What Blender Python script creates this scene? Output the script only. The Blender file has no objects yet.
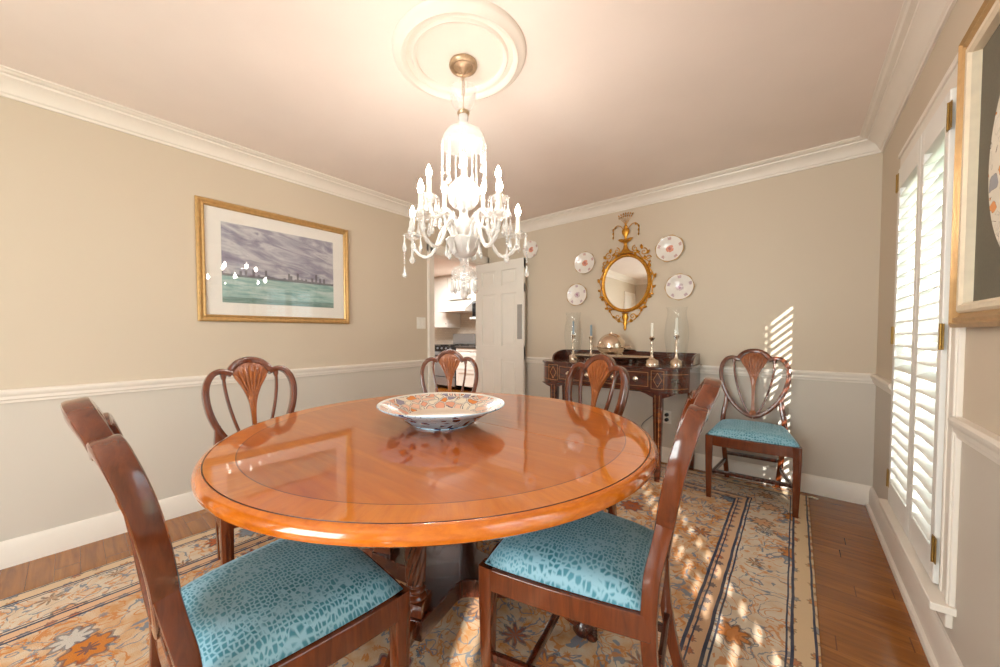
import bpy, bmesh, math, random
from mathutils import Vector, Matrix
random.seed(4)
PI = math.pi
C = bpy.context.scene.collection
scene = bpy.context.scene
R = math.radians

# ------------------------------------------------------------------ room
XL, XR, YB, YF, ZC = -2.953, 0.408, 3.526, -2.10, 2.44
RAIL_T, RAIL_B = 0.892, 0.824
BASE_T = 0.134

# ------------------------------------------------------------------ materials
def newmat(name):
    m = bpy.data.materials.new(name); m.use_nodes = True
    nt = m.node_tree
    b = nt.nodes['Principled BSDF']
    return m, nt, b

def srgb(r, g, b):
    f = lambda c: (c/255/12.92) if c/255 <= .04045 else ((c/255+.055)/1.055)**2.4
    return (f(r), f(g), f(b), 1)

def plain(name, col, rough=.5, metal=0, coat=0, noise=0, scale=30, bump=0, spec=None):
    m, nt, b = newmat(name)
    b.inputs['Base Color'].default_value = col
    b.inputs['Roughness'].default_value = rough
    b.inputs['Metallic'].default_value = metal
    b.inputs['Coat Weight'].default_value = coat
    if spec is not None: b.inputs['Specular IOR Level'].default_value = spec
    tc = nt.nodes.new('ShaderNodeTexCoord')
    if noise or bump:
        n = nt.nodes.new('ShaderNodeTexNoise'); n.inputs['Scale'].default_value = scale; n.inputs['Detail'].default_value = 4
        nt.links.new(tc.outputs['Object'], n.inputs['Vector'])
        if noise:
            r = nt.nodes.new('ShaderNodeValToRGB')
            r.color_ramp.elements[0].position = .3; r.color_ramp.elements[1].position = .7
            r.color_ramp.elements[0].color = tuple(c*(1-noise) for c in col[:3])+(1,)
            r.color_ramp.elements[1].color = tuple(min(1, c*(1+noise)) for c in col[:3])+(1,)
            nt.links.new(n.outputs['Fac'], r.inputs['Fac']); nt.links.new(r.outputs['Color'], b.inputs['Base Color'])
        if bump:
            bp = nt.nodes.new('ShaderNodeBump'); bp.inputs['Strength'].default_value = bump; bp.inputs['Distance'].default_value = .002
            nt.links.new(n.outputs['Fac'], bp.inputs['Height']); nt.links.new(bp.outputs['Normal'], b.inputs['Normal'])
    return m

class G:
    """small node-graph builder"""
    def __init__(s, name):
        s.m, s.nt, s.b = newmat(name)
        s.tc = s.nt.nodes.new('ShaderNodeTexCoord')
        s.obj = s.tc.outputs['Object']
    def n(s, t, **kw):
        return s.nt.nodes.new(t)
    def l(s, a, b): s.nt.links.new(a, b)
    def put(s, sock, v):
        if isinstance(v, bpy.types.NodeSocket): s.l(v, sock)
        else: sock.default_value = v
    def math(s, op, a, b=0.0, c=None):
        n = s.n('ShaderNodeMath'); n.operation = op
        s.put(n.inputs[0], a); s.put(n.inputs[1], b)
        if c is not None: s.put(n.inputs[2], c)
        return n.outputs[0]
    def sep(s, v=None):
        n = s.n('ShaderNodeSeparateXYZ'); s.l(v or s.obj, n.inputs[0]); return n.outputs
    def comb(s, x, y, z):
        n = s.n('ShaderNodeCombineXYZ')
        for i, q in enumerate((x, y, z)): s.put(n.inputs[i], q)
        return n.outputs[0]
    def mapv(s, v=None, scale=(1, 1, 1), loc=(0, 0, 0), rot=(0, 0, 0)):
        n = s.n('ShaderNodeMapping'); s.l(v or s.obj, n.inputs[0])
        n.inputs['Scale'].default_value = scale; n.inputs['Location'].default_value = loc; n.inputs['Rotation'].default_value = rot
        return n.outputs[0]
    def noise(s, v=None, scale=5, detail=3, rough=.5, dist=0):
        n = s.n('ShaderNodeTexNoise'); s.l(v or s.obj, n.inputs['Vector'])
        n.inputs['Scale'].default_value = scale; n.inputs['Detail'].default_value = detail
        n.inputs['Roughness'].default_value = rough; n.inputs['Distortion'].default_value = dist
        return n.outputs['Fac'] , n.outputs['Color']
    def voro(s, v=None, scale=5, feature='F1', rnd=1.0, metric='EUCLIDEAN'):
        n = s.n('ShaderNodeTexVoronoi'); n.feature = feature; s.l(v or s.obj, n.inputs['Vector'])
        if feature != 'DISTANCE_TO_EDGE': n.distance = metric
        n.inputs['Scale'].default_value = scale; n.inputs['Randomness'].default_value = rnd
        return n
    def ramp(s, fac, stops, interp='LINEAR'):
        n = s.n('ShaderNodeValToRGB'); s.l(fac, n.inputs[0]); cr = n.color_ramp; cr.interpolation = interp
        while len(cr.elements) < len(stops): cr.elements.new(.5)
        for e, (p, c) in zip(cr.elements, stops): e.position = p; e.color = c
        return n.outputs[0]
    def mix(s, f, a, b, mode='MIX'):
        n = s.n('ShaderNodeMix'); n.data_type = 'RGBA'; n.blend_type = mode
        s.put(n.inputs[0], f); s.put(n.inputs[6], a); s.put(n.inputs[7], b)
        return n.outputs[2]
    def bump(s, h, strength=.3, dist=.002):
        n = s.n('ShaderNodeBump'); n.inputs['Strength'].default_value = strength; n.inputs['Distance'].default_value = dist
        s.l(h, n.inputs['Height']); s.l(n.outputs[0], s.b.inputs['Normal'])
    def out(s, col=None, rough=None, coat=None, metal=None):
        for k, v in (('Base Color', col), ('Roughness', rough), ('Coat Weight', coat), ('Metallic', metal)):
            if v is not None: s.put(s.b.inputs[k], v)
        return s.m

def wood(name, dark, light, scale=(6, 6, .7), rough=.25, coat=.6, contrast=(.3, .7)):
    g = G(name)
    v = g.mapv(scale=scale)
    f, _ = g.noise(v, 5, 6, .6, 1.2)
    f2, _ = g.noise(g.mapv(scale=tuple(q*9 for q in scale)), 6, 2)
    c = g.ramp(f, [(contrast[0], dark), (contrast[1], light)])
    c = g.mix(g.math('MULTIPLY', f2, .35), c, dark)
    g.b.inputs['Coat Roughness'].default_value = .06
    return g.out(c, rough, coat)

M = {}
# painted wall: two paints, the lower (below the chair rail) greyer
g = G('wall paint')
geo = g.n('ShaderNodeNewGeometry'); zz = g.sep(geo.outputs['Position'])[2]
up = g.math('GREATER_THAN', zz, .86)
nf, _ = g.noise(geo.outputs['Position'], 60, 3)
M['wall'] = g.out(g.mix(up, srgb(208, 198, 185), srgb(208, 192, 171)), .62)
g.bump(nf, .06, .001)
M['ceiling'] = plain('ceiling paint', srgb(240, 226, 216), .7, noise=.02, scale=3)
M['trim'] = plain('white gloss trim paint', srgb(236, 226, 214), .35, noise=.015, scale=8)
M['white'] = plain('white shutter paint', srgb(236, 232, 226), .35, noise=.015, scale=9)
M['door'] = plain('door paint', srgb(240, 234, 224), .4, noise=.015, scale=7)

# plank floor: planks run along x
g = G('hardwood planks')
x, y, z = g.sep()
row = g.math('FLOOR', g.math('MULTIPLY', y, 11.5))
wn = g.n('ShaderNodeTexWhiteNoise'); wn.noise_dimensions = '1D'; g.l(row, wn.inputs['W'])
xs = g.math('ADD', x, g.math('MULTIPLY', wn.outputs['Value'], 3.1))
seg = g.math('FLOOR', g.math('MULTIPLY', xs, .9))
wn2 = g.n('ShaderNodeTexWhiteNoise'); wn2.noise_dimensions = '2D'; g.l(g.comb(row, seg, 0), wn2.inputs['Vector'])
fr = g.math('FRACT', g.math('MULTIPLY', y, 11.5))
gap = g.math('LESS_THAN', fr, .018)
fx = g.math('FRACT', g.math('MULTIPLY', xs, .9))
gap = g.math('MAXIMUM', gap, g.math('LESS_THAN', fx, .003))
gv = g.comb(g.math('MULTIPLY', x, 1.2), g.math('MULTIPLY', y, 16), g.math('MULTIPLY', wn2.outputs['Value'], 20))
f, _ = g.noise(gv, 2.2, 6, .65, .8)
c = g.ramp(f, [(.3, srgb(126, 70, 20)), (.55, srgb(158, 96, 30)), (.75, srgb(178, 114, 44))])
c = g.mix(g.math('MULTIPLY', wn2.outputs['Value'], .4), c, srgb(122, 68, 24))
c = g.mix(gap, c, srgb(104, 58, 22))
g.bump(g.math('MULTIPLY', gap, -1), .4, .002)
M['floor'] = g.out(c, .24, .35)

M['mahogany'] = wood('red brown mahogany', srgb(72, 29, 10), srgb(130, 59, 23), (7, 7, .8), .22, .8, (.2, .8))
M['mahogany_dark'] = wood('dark mahogany', srgb(48, 18, 10), srgb(96, 40, 20), (8, 8, 1.0), .25, .6)
M['fan'] = wood('golden carved mahogany', srgb(124, 60, 20), srgb(182, 102, 44), (9, 9, 1.2), .25, .6)
M['sideboard'] = wood('sideboard mahogany veneer', srgb(46, 17, 9), srgb(104, 44, 22), (1.5, 9, 9), .2, .7)
M['inlay'] = plain('boxwood inlay line', srgb(178, 122, 66), .35, noise=.1)

TAB = (-1.102, 1.033); TA, TB = .803, .840
# table top: burl field + crossbanded border; grain follows the radius in the border
g = G('table top veneer')
x, y, z = g.sep()
r = g.math('SQRT', g.math('ADD', g.math('POWER', g.math('DIVIDE', x, TA), 2), g.math('POWER', g.math('DIVIDE', y, TB), 2)))
ang = g.math('ARCTAN2', y, x)
band = g.math('GREATER_THAN', r, .874)
f, _ = g.noise(g.mapv(scale=(1.2, 9, 1)), 2.4, 6, .6, 1.0)
field = g.ramp(f, [(.25, srgb(174, 82, 0)), (.55, srgb(190, 97, 0)), (.8, srgb(204, 110, 0))])
fb, _ = g.noise(g.comb(g.math('MULTIPLY', ang, 16), g.math('MULTIPLY', r, 3), 0), 2.2, 5, .65, .4)
bord = g.ramp(fb, [(.25, srgb(194, 98, 0)), (.5, srgb(208, 112, 2)), (.8, srgb(220, 126, 10))])
c = g.mix(band, field, bord)
line = g.math('LESS_THAN', g.math('ABSOLUTE', g.math('SUBTRACT', r, .874)), .0022)
c = g.mix(line, c, srgb(120, 56, 8))
g.b.inputs['Coat Roughness'].default_value = .02
g.b.inputs['Coat IOR'].default_value = 2.1
g.b.inputs['Specular IOR Level'].default_value = .2
M['table_top'] = g.out(c, .3, 1.0)
g = G('table edge veneer')
x, y, z = g.sep()
ang = g.math('ARCTAN2', y, x)
fb, _ = g.noise(g.comb(g.math('MULTIPLY', ang, 8), g.math('MULTIPLY', z, 30), 0), 3, 5, .6, .4)
g.b.inputs['Coat Roughness'].default_value = .04
M['table_edge'] = g.out(g.ramp(fb, [(.3, srgb(190, 92, 6)), (.7, srgb(214, 116, 18))]), .2, .9)
M['groove'] = plain('dark string line', srgb(88, 42, 8), .4, noise=.1)

# teal crocodile velvet
g = G('teal crocodile upholstery')
v = g.mapv(scale=(.8, 1.2, .6))
sc, _ = g.noise(g.obj, 3.2, 2)
wob = g.n('ShaderNodeVectorMath'); wob.operation = 'ADD'
_, nc = g.noise(g.obj, 14, 2)
sv = g.n('ShaderNodeVectorMath'); sv.operation = 'SCALE'; g.l(nc, sv.inputs[0]); sv.inputs['Scale'].default_value = .018
g.l(v, wob.inputs[0]); g.l(sv.outputs[0], wob.inputs[1])
# cell size grows towards the middle of the seat, as on the hide
x, y, z = g.sep()
vs = g.voro(wob.outputs[0], 84, 'DISTANCE_TO_EDGE', .6)
vb = g.voro(wob.outputs[0], 56, 'DISTANCE_TO_EDGE', .6)
bigf = g.math('GREATER_THAN', sc, .5)
ds = g.mix(bigf, vs.outputs['Distance'], vb.outputs['Distance'])
lum = g.ramp(ds, [(.08, (0, 0, 0, 1)), (.24, (1, 1, 1, 1))])
tone, _ = g.noise(g.obj, 9, 3)
teal = g.ramp(tone, [(.32, srgb(40, 112, 126)), (.68, srgb(84, 144, 160))])
c = g.mix(lum, srgb(140, 180, 194), teal)
g.b.inputs['Sheen Weight'].default_value = .5
g.b.inputs['Sheen Roughness'].default_value = .4
g.b.inputs['Sheen Tint'].default_value = srgb(180, 216, 236)
g.bump(lum, .2, .002)
M['teal'] = g.out(c, .6)

M['gold'] = plain('antique gilt', srgb(206, 148, 58), .34, .85, noise=.25, scale=60)
M['champagne'] = plain('champagne gilt frame', srgb(196, 160, 112), .35, .6, noise=.08, scale=40)
M['frame_gold'] = plain('gold frame', srgb(200, 160, 104), .38, .55, noise=.1, scale=50)
M['frame_ivory'] = plain('ivory frame slip', srgb(232, 216, 190), .45, .1, noise=.05)
M['brass'] = plain('brass hinge', srgb(150, 118, 60), .4, .8, noise=.15, scale=80)
M['silver'] = plain('polished silver', srgb(225, 220, 212), .12, 1, noise=.03, scale=30)
M['silver_warm'] = plain('aged silver', srgb(226, 208, 188), .16, 1, noise=.05, scale=40)
M['bronze'] = plain('antique bronze', srgb(196, 168, 138), .35, .8, noise=.15, scale=80)
M['nickel'] = plain('brushed nickel plate', srgb(176, 174, 170), .42, .5, noise=.05)
M['candle'] = plain('ivory wax', srgb(244, 238, 224), .5, noise=.02)
M['candle_backlit'] = plain('backlit grey wax', srgb(140, 158, 170), .5, noise=.03)  # backlit silhouette tone put into the wax colour
M['paper'] = plain('white mat board', srgb(238, 232, 224), .8, noise=.01)
M['mat_grey'] = plain('grey green linen mat', srgb(108, 102, 86), .85, noise=.06, scale=150)
M['black'] = plain('black enamel', srgb(22, 22, 24), .25, noise=.05)
M['steel'] = plain('stainless steel', srgb(176, 182, 190), .3, .8, noise=.04)
M['cabinet'] = plain('white kitchen cabinet paint', srgb(240, 236, 228), .4, noise=.01)
M['granite'] = plain('dark speckled granite', srgb(72, 66, 62), .2, noise=.6, scale=90)
M['switch'] = plain('white switch plastic', srgb(240, 234, 224), .4, noise=.01)
M['cord'] = plain('grey cord', srgb(120, 122, 120), .5, noise=.03)
M['cork'] = plain('rug fringe cotton', srgb(226, 214, 190), .9, noise=.1, scale=200)

# tile backsplash
g = G('kitchen tile')
br = g.n('ShaderNodeTexBrick'); g.l(g.mapv(rot=(R(90), 0, 0)), br.inputs['Vector'])
br.inputs['Scale'].default_value = 6
br.inputs['Color1'].default_value = srgb(238, 230, 216); br.inputs['Color2'].default_value = srgb(230, 220, 204); br.inputs['Mortar'].default_value = srgb(214, 206, 194)
M['tile'] = g.out(br.outputs['Color'], .3)

def thin_glass(name, tint=(1, 1, 1, 1), refl=.9, base=.04, power=5):
    m = bpy.data.materials.new(name); m.use_nodes = True; nt = m.node_tree
    for n in list(nt.nodes): nt.nodes.remove(n)
    o = nt.nodes.new('ShaderNodeOutputMaterial'); mx = nt.nodes.new('ShaderNodeMixShader')
    t = nt.nodes.new('ShaderNodeBsdfTransparent'); t.inputs[0].default_value = tint
    gl = nt.nodes.new('ShaderNodeBsdfGlossy'); gl.inputs['Roughness'].default_value = .02
    lw = nt.nodes.new('ShaderNodeLayerWeight'); lw.inputs[0].default_value = .5
    pw = nt.nodes.new('ShaderNodeMath'); pw.operation = 'POWER'; pw.inputs[1].default_value = power
    ml = nt.nodes.new('ShaderNodeMath'); ml.operation = 'MULTIPLY_ADD'; ml.inputs[1].default_value = refl; ml.inputs[2].default_value = base
    nt.links.new(lw.outputs['Facing'], pw.inputs[0]); nt.links.new(pw.outputs[0], ml.inputs[0]); nt.links.new(ml.outputs[0], mx.inputs[0])
    nt.links.new(t.outputs[0], mx.inputs[1]); nt.links.new(gl.outputs[0], mx.inputs[2]); nt.links.new(mx.outputs[0], o.inputs[0])
    return m
M['pane'] = thin_glass('window glass', (.97, .99, .98, 1))
M['picture_glass'] = thin_glass('picture glass', refl=.6, base=.05)
M['hurricane'] = thin_glass('clear blown glass', (.97, .98, .98, 1), .45, .04, 3)
# cut crystal
m = bpy.data.materials.new('cut crystal'); m.use_nodes = True; nt = m.node_tree
b = nt.nodes['Principled BSDF']; b.inputs['Base Color'].default_value = (1, .985, .96, 1); b.inputs['Roughness'].default_value = .04
b.inputs['Transmission Weight'].default_value = .5; b.inputs['IOR'].default_value = 1.52
nz = nt.nodes.new('ShaderNodeTexNoise'); nz.inputs['Scale'].default_value = 90
bp = nt.nodes.new('ShaderNodeBump'); bp.inputs['Strength'].default_value = .25; bp.inputs['Distance'].default_value = .002
nt.links.new(nz.outputs['Fac'], bp.inputs['Height']); nt.links.new(bp.outputs[0], b.inputs['Normal'])
M['crystal'] = m
# thin blown crystal: mostly clear, frosted by its cutting
mt_ = m.copy(); mt_.name = 'thin cut crystal'; nt = mt_.node_tree
o_ = nt.nodes['Material Output']; tr_ = nt.nodes.new('ShaderNodeBsdfTransparent'); mx_ = nt.nodes.new('ShaderNodeMixShader'); mx_.inputs[0].default_value = .3
nt.links.new(tr_.outputs[0], mx_.inputs[1]); nt.links.new(nt.nodes['Principled BSDF'].outputs[0], mx_.inputs[2]); nt.links.new(mx_.outputs[0], o_.inputs[0])
M['crystal_thin'] = mt_
# candle bulb
m = bpy.data.materials.new('lit candle bulb'); m.use_nodes = True; b = m.node_tree.nodes['Principled BSDF']
b.inputs['Base Color'].default_value = (1, .9, .75, 1)
b.inputs['Emission Color'].default_value = (1, .92, .83, 1); b.inputs['Emission Strength'].default_value = 155
M['bulb'] = m
g = G('mirror silvering')
M['mirror'] = g.out((.92, .92, .92, 1), .01, 0, 1.0)

# oriental rug
RUG = (-2.58, -.62, .09, 3.42)
RC = ((RUG[0]+RUG[2])/2, (RUG[1]+RUG[3])/2); RH = ((RUG[2]-RUG[0])/2, (RUG[3]-RUG[1])/2)
g = G('hand knotted wool rug')
x, y, z = g.sep()
# slight hand-woven wobble of every line
w1, wc = g.noise(g.obj, 7, 2)
wx = g.math('ADD', x, g.math('MULTIPLY', g.math('SUBTRACT', w1, .5), .008))
w2, _ = g.noise(g.mapv(loc=(3, 7, 1)), 7, 2)
wy = g.math('ADD', y, g.math('MULTIPLY', g.math('SUBTRACT', w2, .5), .008))
dx = g.math('SUBTRACT', RH[0], g.math('ABSOLUTE', wx)); dy = g.math('SUBTRACT', RH[1], g.math('ABSOLUTE', wy))
d = g.math('MINIMUM', dx, dy)
_, wf = g.noise(g.obj, 45, 2)
wfx, wfy, _ = g.sep(wf)
wv = g.comb(g.math('ADD', wx, g.math('MULTIPLY', g.math('SUBTRACT', wfx, .5), .016)), g.math('ADD', wy, g.math('MULTIPLY', g.math('SUBTRACT', wfy, .5), .016)), 0)
ivory, salmon, orange, rust = srgb(220, 202, 180), srgb(216, 162, 122), srgb(206, 122, 44), srgb(176, 84, 36)
navy, slate, pale, dark = srgb(56, 64, 88), srgb(118, 130, 146), srgb(206, 196, 186), srgb(66, 60, 62)
def motif(scale, seed, rnd, stops, r0, r1):
    """rosettes: cells with a lobed outline, coloured per cell"""
    vv = g.mapv(wv, scale=(scale, scale, 1), loc=(seed, seed*1.7, 0))
    vn = g.voro(vv, 1, 'F1', rnd)
    loc = g.n('ShaderNodeVectorMath'); loc.operation = 'SUBTRACT'; g.l(vv, loc.inputs[0]); g.l(vn.outputs['Position'], loc.inputs[1])
    px, py, _ = g.sep(loc.outputs[0])
    a = g.math('ARCTAN2', py, px)
    lob = g.math('MULTIPLY', g.math('SINE', g.math('MULTIPLY', a, 8)), .045)
    rr = g.math('ADD', vn.outputs['Distance'], lob)
    cs = g.sep(vn.outputs['Color'])
    col = g.ramp(cs[0], stops, 'CONSTANT')
    petal = g.math('LESS_THAN', rr, r1)
    eye = g.math('LESS_THAN', rr, r0)
    rim = g.math('LESS_THAN', g.math('ABSOLUTE', g.math('SUBTRACT', rr, r1)), .035)
    return petal, eye, rim, col
def vines(scale, seed, width):
    vv = g.mapv(wv, scale=(scale, scale*.8, 1), loc=(seed, seed, 0))
    f, _ = g.noise(vv, 1, 2, .5, 1.6)
    return g.math('LESS_THAN', g.math('ABSOLUTE', g.math('SUBTRACT', f, .5)), width)
def soft(f, k): return g.math('MULTIPLY', f, k)
mott, _ = g.noise(wv, 14, 4)
ground = g.ramp(mott, [(.3, srgb(208, 146, 88)), (.5, srgb(216, 178, 142)), (.7, srgb(218, 200, 176))])
p, e, rm, col = motif(4.6, 2.2, .6, [(0, orange), (.35, rust), (.55, salmon), (.75, slate), (.9, pale)], .11, .31)
c_field = g.mix(soft(vines(7, 1.3, .018), .9), ground, slate); c_field = g.mix(soft(vines(9, 8.1, .022), .8), c_field, orange)
c_field = g.mix(p, c_field, col); c_field = g.mix(soft(rm, .6), c_field, navy); c_field = g.mix(soft(e, .7), c_field, navy)
gi = g.ramp(mott, [(.3, srgb(214, 180, 148)), (.55, ivory), (.75, srgb(222, 210, 192))])
p, e, rm, col = motif(5.2, 9.4, .5, [(0, orange), (.3, salmon), (.6, pale), (.75, rust), (.9, slate)], .10, .31)
c_main = g.mix(soft(vines(9, 4.1, .020), .7), gi, orange); c_main = g.mix(soft(vines(7, 6.3, .016), .9), c_main, slate)
c_main = g.mix(soft(p, .9), c_main, col); c_main = g.mix(soft(rm, .6), c_main, dark); c_main = g.mix(soft(e, .8), c_main, slate)
p, e, rm, col = motif(13, 7.7, .9, [(0, orange), (.3, slate), (.5, rust), (.62, ivory), (.8, navy)], .05, .17)
c_field = g.mix(soft(p, .7), c_field, col)
p, e, rm, col = motif(15, 1.9, .9, [(0, orange), (.25, ivory), (.55, slate), (.7, salmon), (.85, rust)], .05, .17)
c_main = g.mix(soft(p, .7), c_main, col)
p, e, rm, col = motif(15, 5.5, .2, [(0, rust), (.4, slate), (.7, navy)], .12, .24)
c_guard = g.mix(soft(p, .75), srgb(220, 176, 140), col); c_guard = g.mix(soft(rm, .5), c_guard, navy)
p, e, rm, col = motif(12, 3.1, .3, [(0, orange), (.4, slate), (.7, rust)], .1, .27)
c_out = g.mix(soft(p, .75), srgb(222, 192, 156), col); c_out = g.mix(soft(rm, .5), c_out, dark)
c = g.mix(g.math('LESS_THAN', d, .385), c_field, c_guard)
c = g.mix(g.math('LESS_THAN', d, .318), c, c_main)
c = g.mix(g.math('LESS_THAN', d, .078), c, c_out)
for dd, ww in ((.385, .006), (.366, .003), (.318, .006), (.300, .0035), (.078, .005), (.094, .003), (.012, .004)):
    c = g.mix(g.math('LESS_THAN', g.math('ABSOLUTE', g.math('SUBTRACT', d, dd)), ww), c, navy)
# wear: paler abrash
ab, _ = g.noise(g.mapv(scale=(1, 5, 1)), 1.6, 4)
c = g.mix(g.math('MULTIPLY', g.ramp(ab, [(.4, (0, 0, 0, 1)), (.7, (1, 1, 1, 1))]), .15), c, srgb(204, 190, 168))
pile, _ = g.noise(g.obj, 260, 2)
c = g.mix(g.math('MULTIPLY', pile, .16), c, srgb(120, 92, 66))
g.bump(pile, .5, .004)
g.b.inputs['Specular IOR Level'].default_value = .15
M['rug'] = g.out(c, .95)

# imari porcelain (bowl inside / outside), small plates
def imari(name, base, stops, scale, cut, line):
    g = G(name)
    _, nc = g.noise(g.obj, 18, 2)
    sv = g.n('ShaderNodeVectorMath'); sv.operation = 'SCALE'; g.l(nc, sv.inputs[0]); sv.inputs['Scale'].default_value = .03
    ad = g.n('ShaderNodeVectorMath'); g.l(g.obj, ad.inputs[0]); g.l(sv.outputs[0], ad.inputs[1])
    vn = g.voro(ad.outputs[0], scale, 'F1', .9); ve = g.voro(ad.outputs[0], scale, 'DISTANCE_TO_EDGE', .9)
    col = g.ramp(g.sep(vn.outputs['Color'])[0], stops, 'CONSTANT')
    msk = g.math('GREATER_THAN', ve.outputs['Distance'], cut)
    c = g.mix(msk, base, col)
    ln = g.math('LESS_THAN', g.math('ABSOLUTE', g.math('SUBTRACT', ve.outputs['Distance'], cut)), line)
    c = g.mix(ln, c, srgb(70, 66, 96))
    return g, c
g, c = imari('imari rim decoration', srgb(238, 222, 204), [(0, srgb(232, 140, 60)), (.22, srgb(238, 196, 170)), (.45, srgb(226, 160, 130)), (.62, srgb(150, 140, 160)), (.78, srgb(240, 226, 206))], 22, .07, .02)
x, y, z = g.sep(); rr = g.math('SQRT', g.math('ADD', g.math('POWER', x, 2), g.math('POWER', y, 2)))
wl = g.math('LESS_THAN', rr, .150)
wl2 = g.math('GREATER_THAN', rr, .022)
c = g.mix(g.math('MULTIPLY', wl, wl2), c, srgb(236, 218, 200))
c = g.mix(g.math('GREATER_THAN', rr, .252), c, srgb(236, 230, 222))
M['bowl_in'] = g.out(c, .28, .2)
g, c = imari('blue and white porcelain', srgb(192, 220, 240), [(0, srgb(30, 52, 110)), (.3, srgb(192, 220, 240)), (.75, srgb(46, 70, 128)), (.93, srgb(150, 60, 44))], 20, .16, .012)
M['bowl_out'] = g.out(c, .12, .5)
g, c = imari('imari charger decoration', srgb(226, 216, 198), [(0, srgb(222, 140, 70)), (.14, srgb(226, 216, 198)), (.84, srgb(150, 150, 156)), (.92, srgb(226, 216, 198))], 26, .14, .006)
x, y, z = g.sep(); rr = g.math('SQRT', g.math('ADD', g.math('POWER', y, 2), g.math('POWER', z, 2)))
c = g.mix(g.math('GREATER_THAN', rr, .268), c, srgb(230, 222, 206))
c = g.mix(g.math('MULTIPLY', g.math('LESS_THAN', rr, .20), g.math('GREATER_THAN', rr, .16)), c, srgb(228, 218, 202))
M['charger'] = g.out(c, .2, .4)

def plate_mat(name, flower, spot):
    g = G(name)
    x, y, z = g.sep()
    rr = g.math('SQRT', g.math('ADD', g.math('POWER', x, 2), g.math('POWER', z, 2)))
    a = g.math('ARCTAN2', z, x)
    nf, _ = g.noise(g.obj, 60, 3)
    rn = g.math('ADD', rr, g.math('MULTIPLY', g.math('SUBTRACT', nf, .5), .035))
    c = g.mix(g.math('LESS_THAN', rn, .030), srgb(238, 230, 222), flower)
    c = g.mix(g.math('LESS_THAN', rn, .012), c, spot)
    s = g.math('GREATER_THAN', g.math('SINE', g.math('MULTIPLY', a, 5)), .7)
    ring = g.math('MULTIPLY', g.math('LESS_THAN', g.math('ABSOLUTE', g.math('SUBTRACT', rn, .088)), .010), .6)
    c = g.mix(g.math('MULTIPLY', s, ring), c, spot)
    c = g.mix(g.math('GREATER_THAN', rr, .108), c, srgb(196, 160, 112))
    return g.out(c, .15, .4)
M['plate_a'] = plate_mat('pink rose porcelain', srgb(222, 150, 126), srgb(186, 120, 112))
M['plate_b'] = plate_mat('mauve rose porcelain', srgb(206, 186, 188), srgb(168, 120, 140))

# watercolour
g = G('watercolour skyline print')
x, y, z = g.sep()   # y along wall, z up (object origin at picture centre)
u = g.math('ADD', y, .4); v = z
f, _ = g.noise(g.comb(g.math('MULTIPLY', y, 3), g.math('ADD', g.math('MULTIPLY', z, 12), g.math('MULTIPLY', y, 2.5)), 0), 1.3, 5, .6, .9)
sky = g.ramp(f, [(.28, srgb(120, 112, 134)), (.45, srgb(158, 154, 168)), (.6, srgb(202, 200, 202)), (.75, srgb(136, 132, 150))])
f2, _ = g.noise(g.comb(g.math('MULTIPLY', y, 4), g.math('MULTIPLY', z, 26), 3), 1.6, 4, .6, .5)
sea = g.ramp(f2, [(.3, srgb(112, 152, 148)), (.5, srgb(160, 188, 182)), (.7, srgb(196, 208, 204))])
c = g.mix(g.math('LESS_THAN', z, -.085), sky, sea)
cell = g.math('FLOOR', g.math('MULTIPLY', y, 62))
wn = g.n('ShaderNodeTexWhiteNoise'); wn.noise_dimensions = '1D'; g.l(cell, wn.inputs['W'])
hh = g.math('SUBTRACT', g.math('MULTIPLY', g.math('POWER', wn.outputs['Value'], 4), .075), .075)
bld = g.math('MULTIPLY', g.math('LESS_THAN', z, hh), g.math('GREATER_THAN', z, -.092))
c = g.mix(g.math('MULTIPLY', bld, .75), c, srgb(86, 84, 92))
dk = g.math('LESS_THAN', z, -.235)
c = g.mix(g.math('MULTIPLY', dk, .5), c, srgb(74, 104, 92))
M['watercolour'] = g.out(c, .8)

# outside
M['grass'] = plain('lawn', srgb(96, 120, 60), .9, noise=.3, scale=3)
M['leaf'] = plain('shrub leaves', srgb(150, 176, 148), .7, noise=.35, scale=6)

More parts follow.
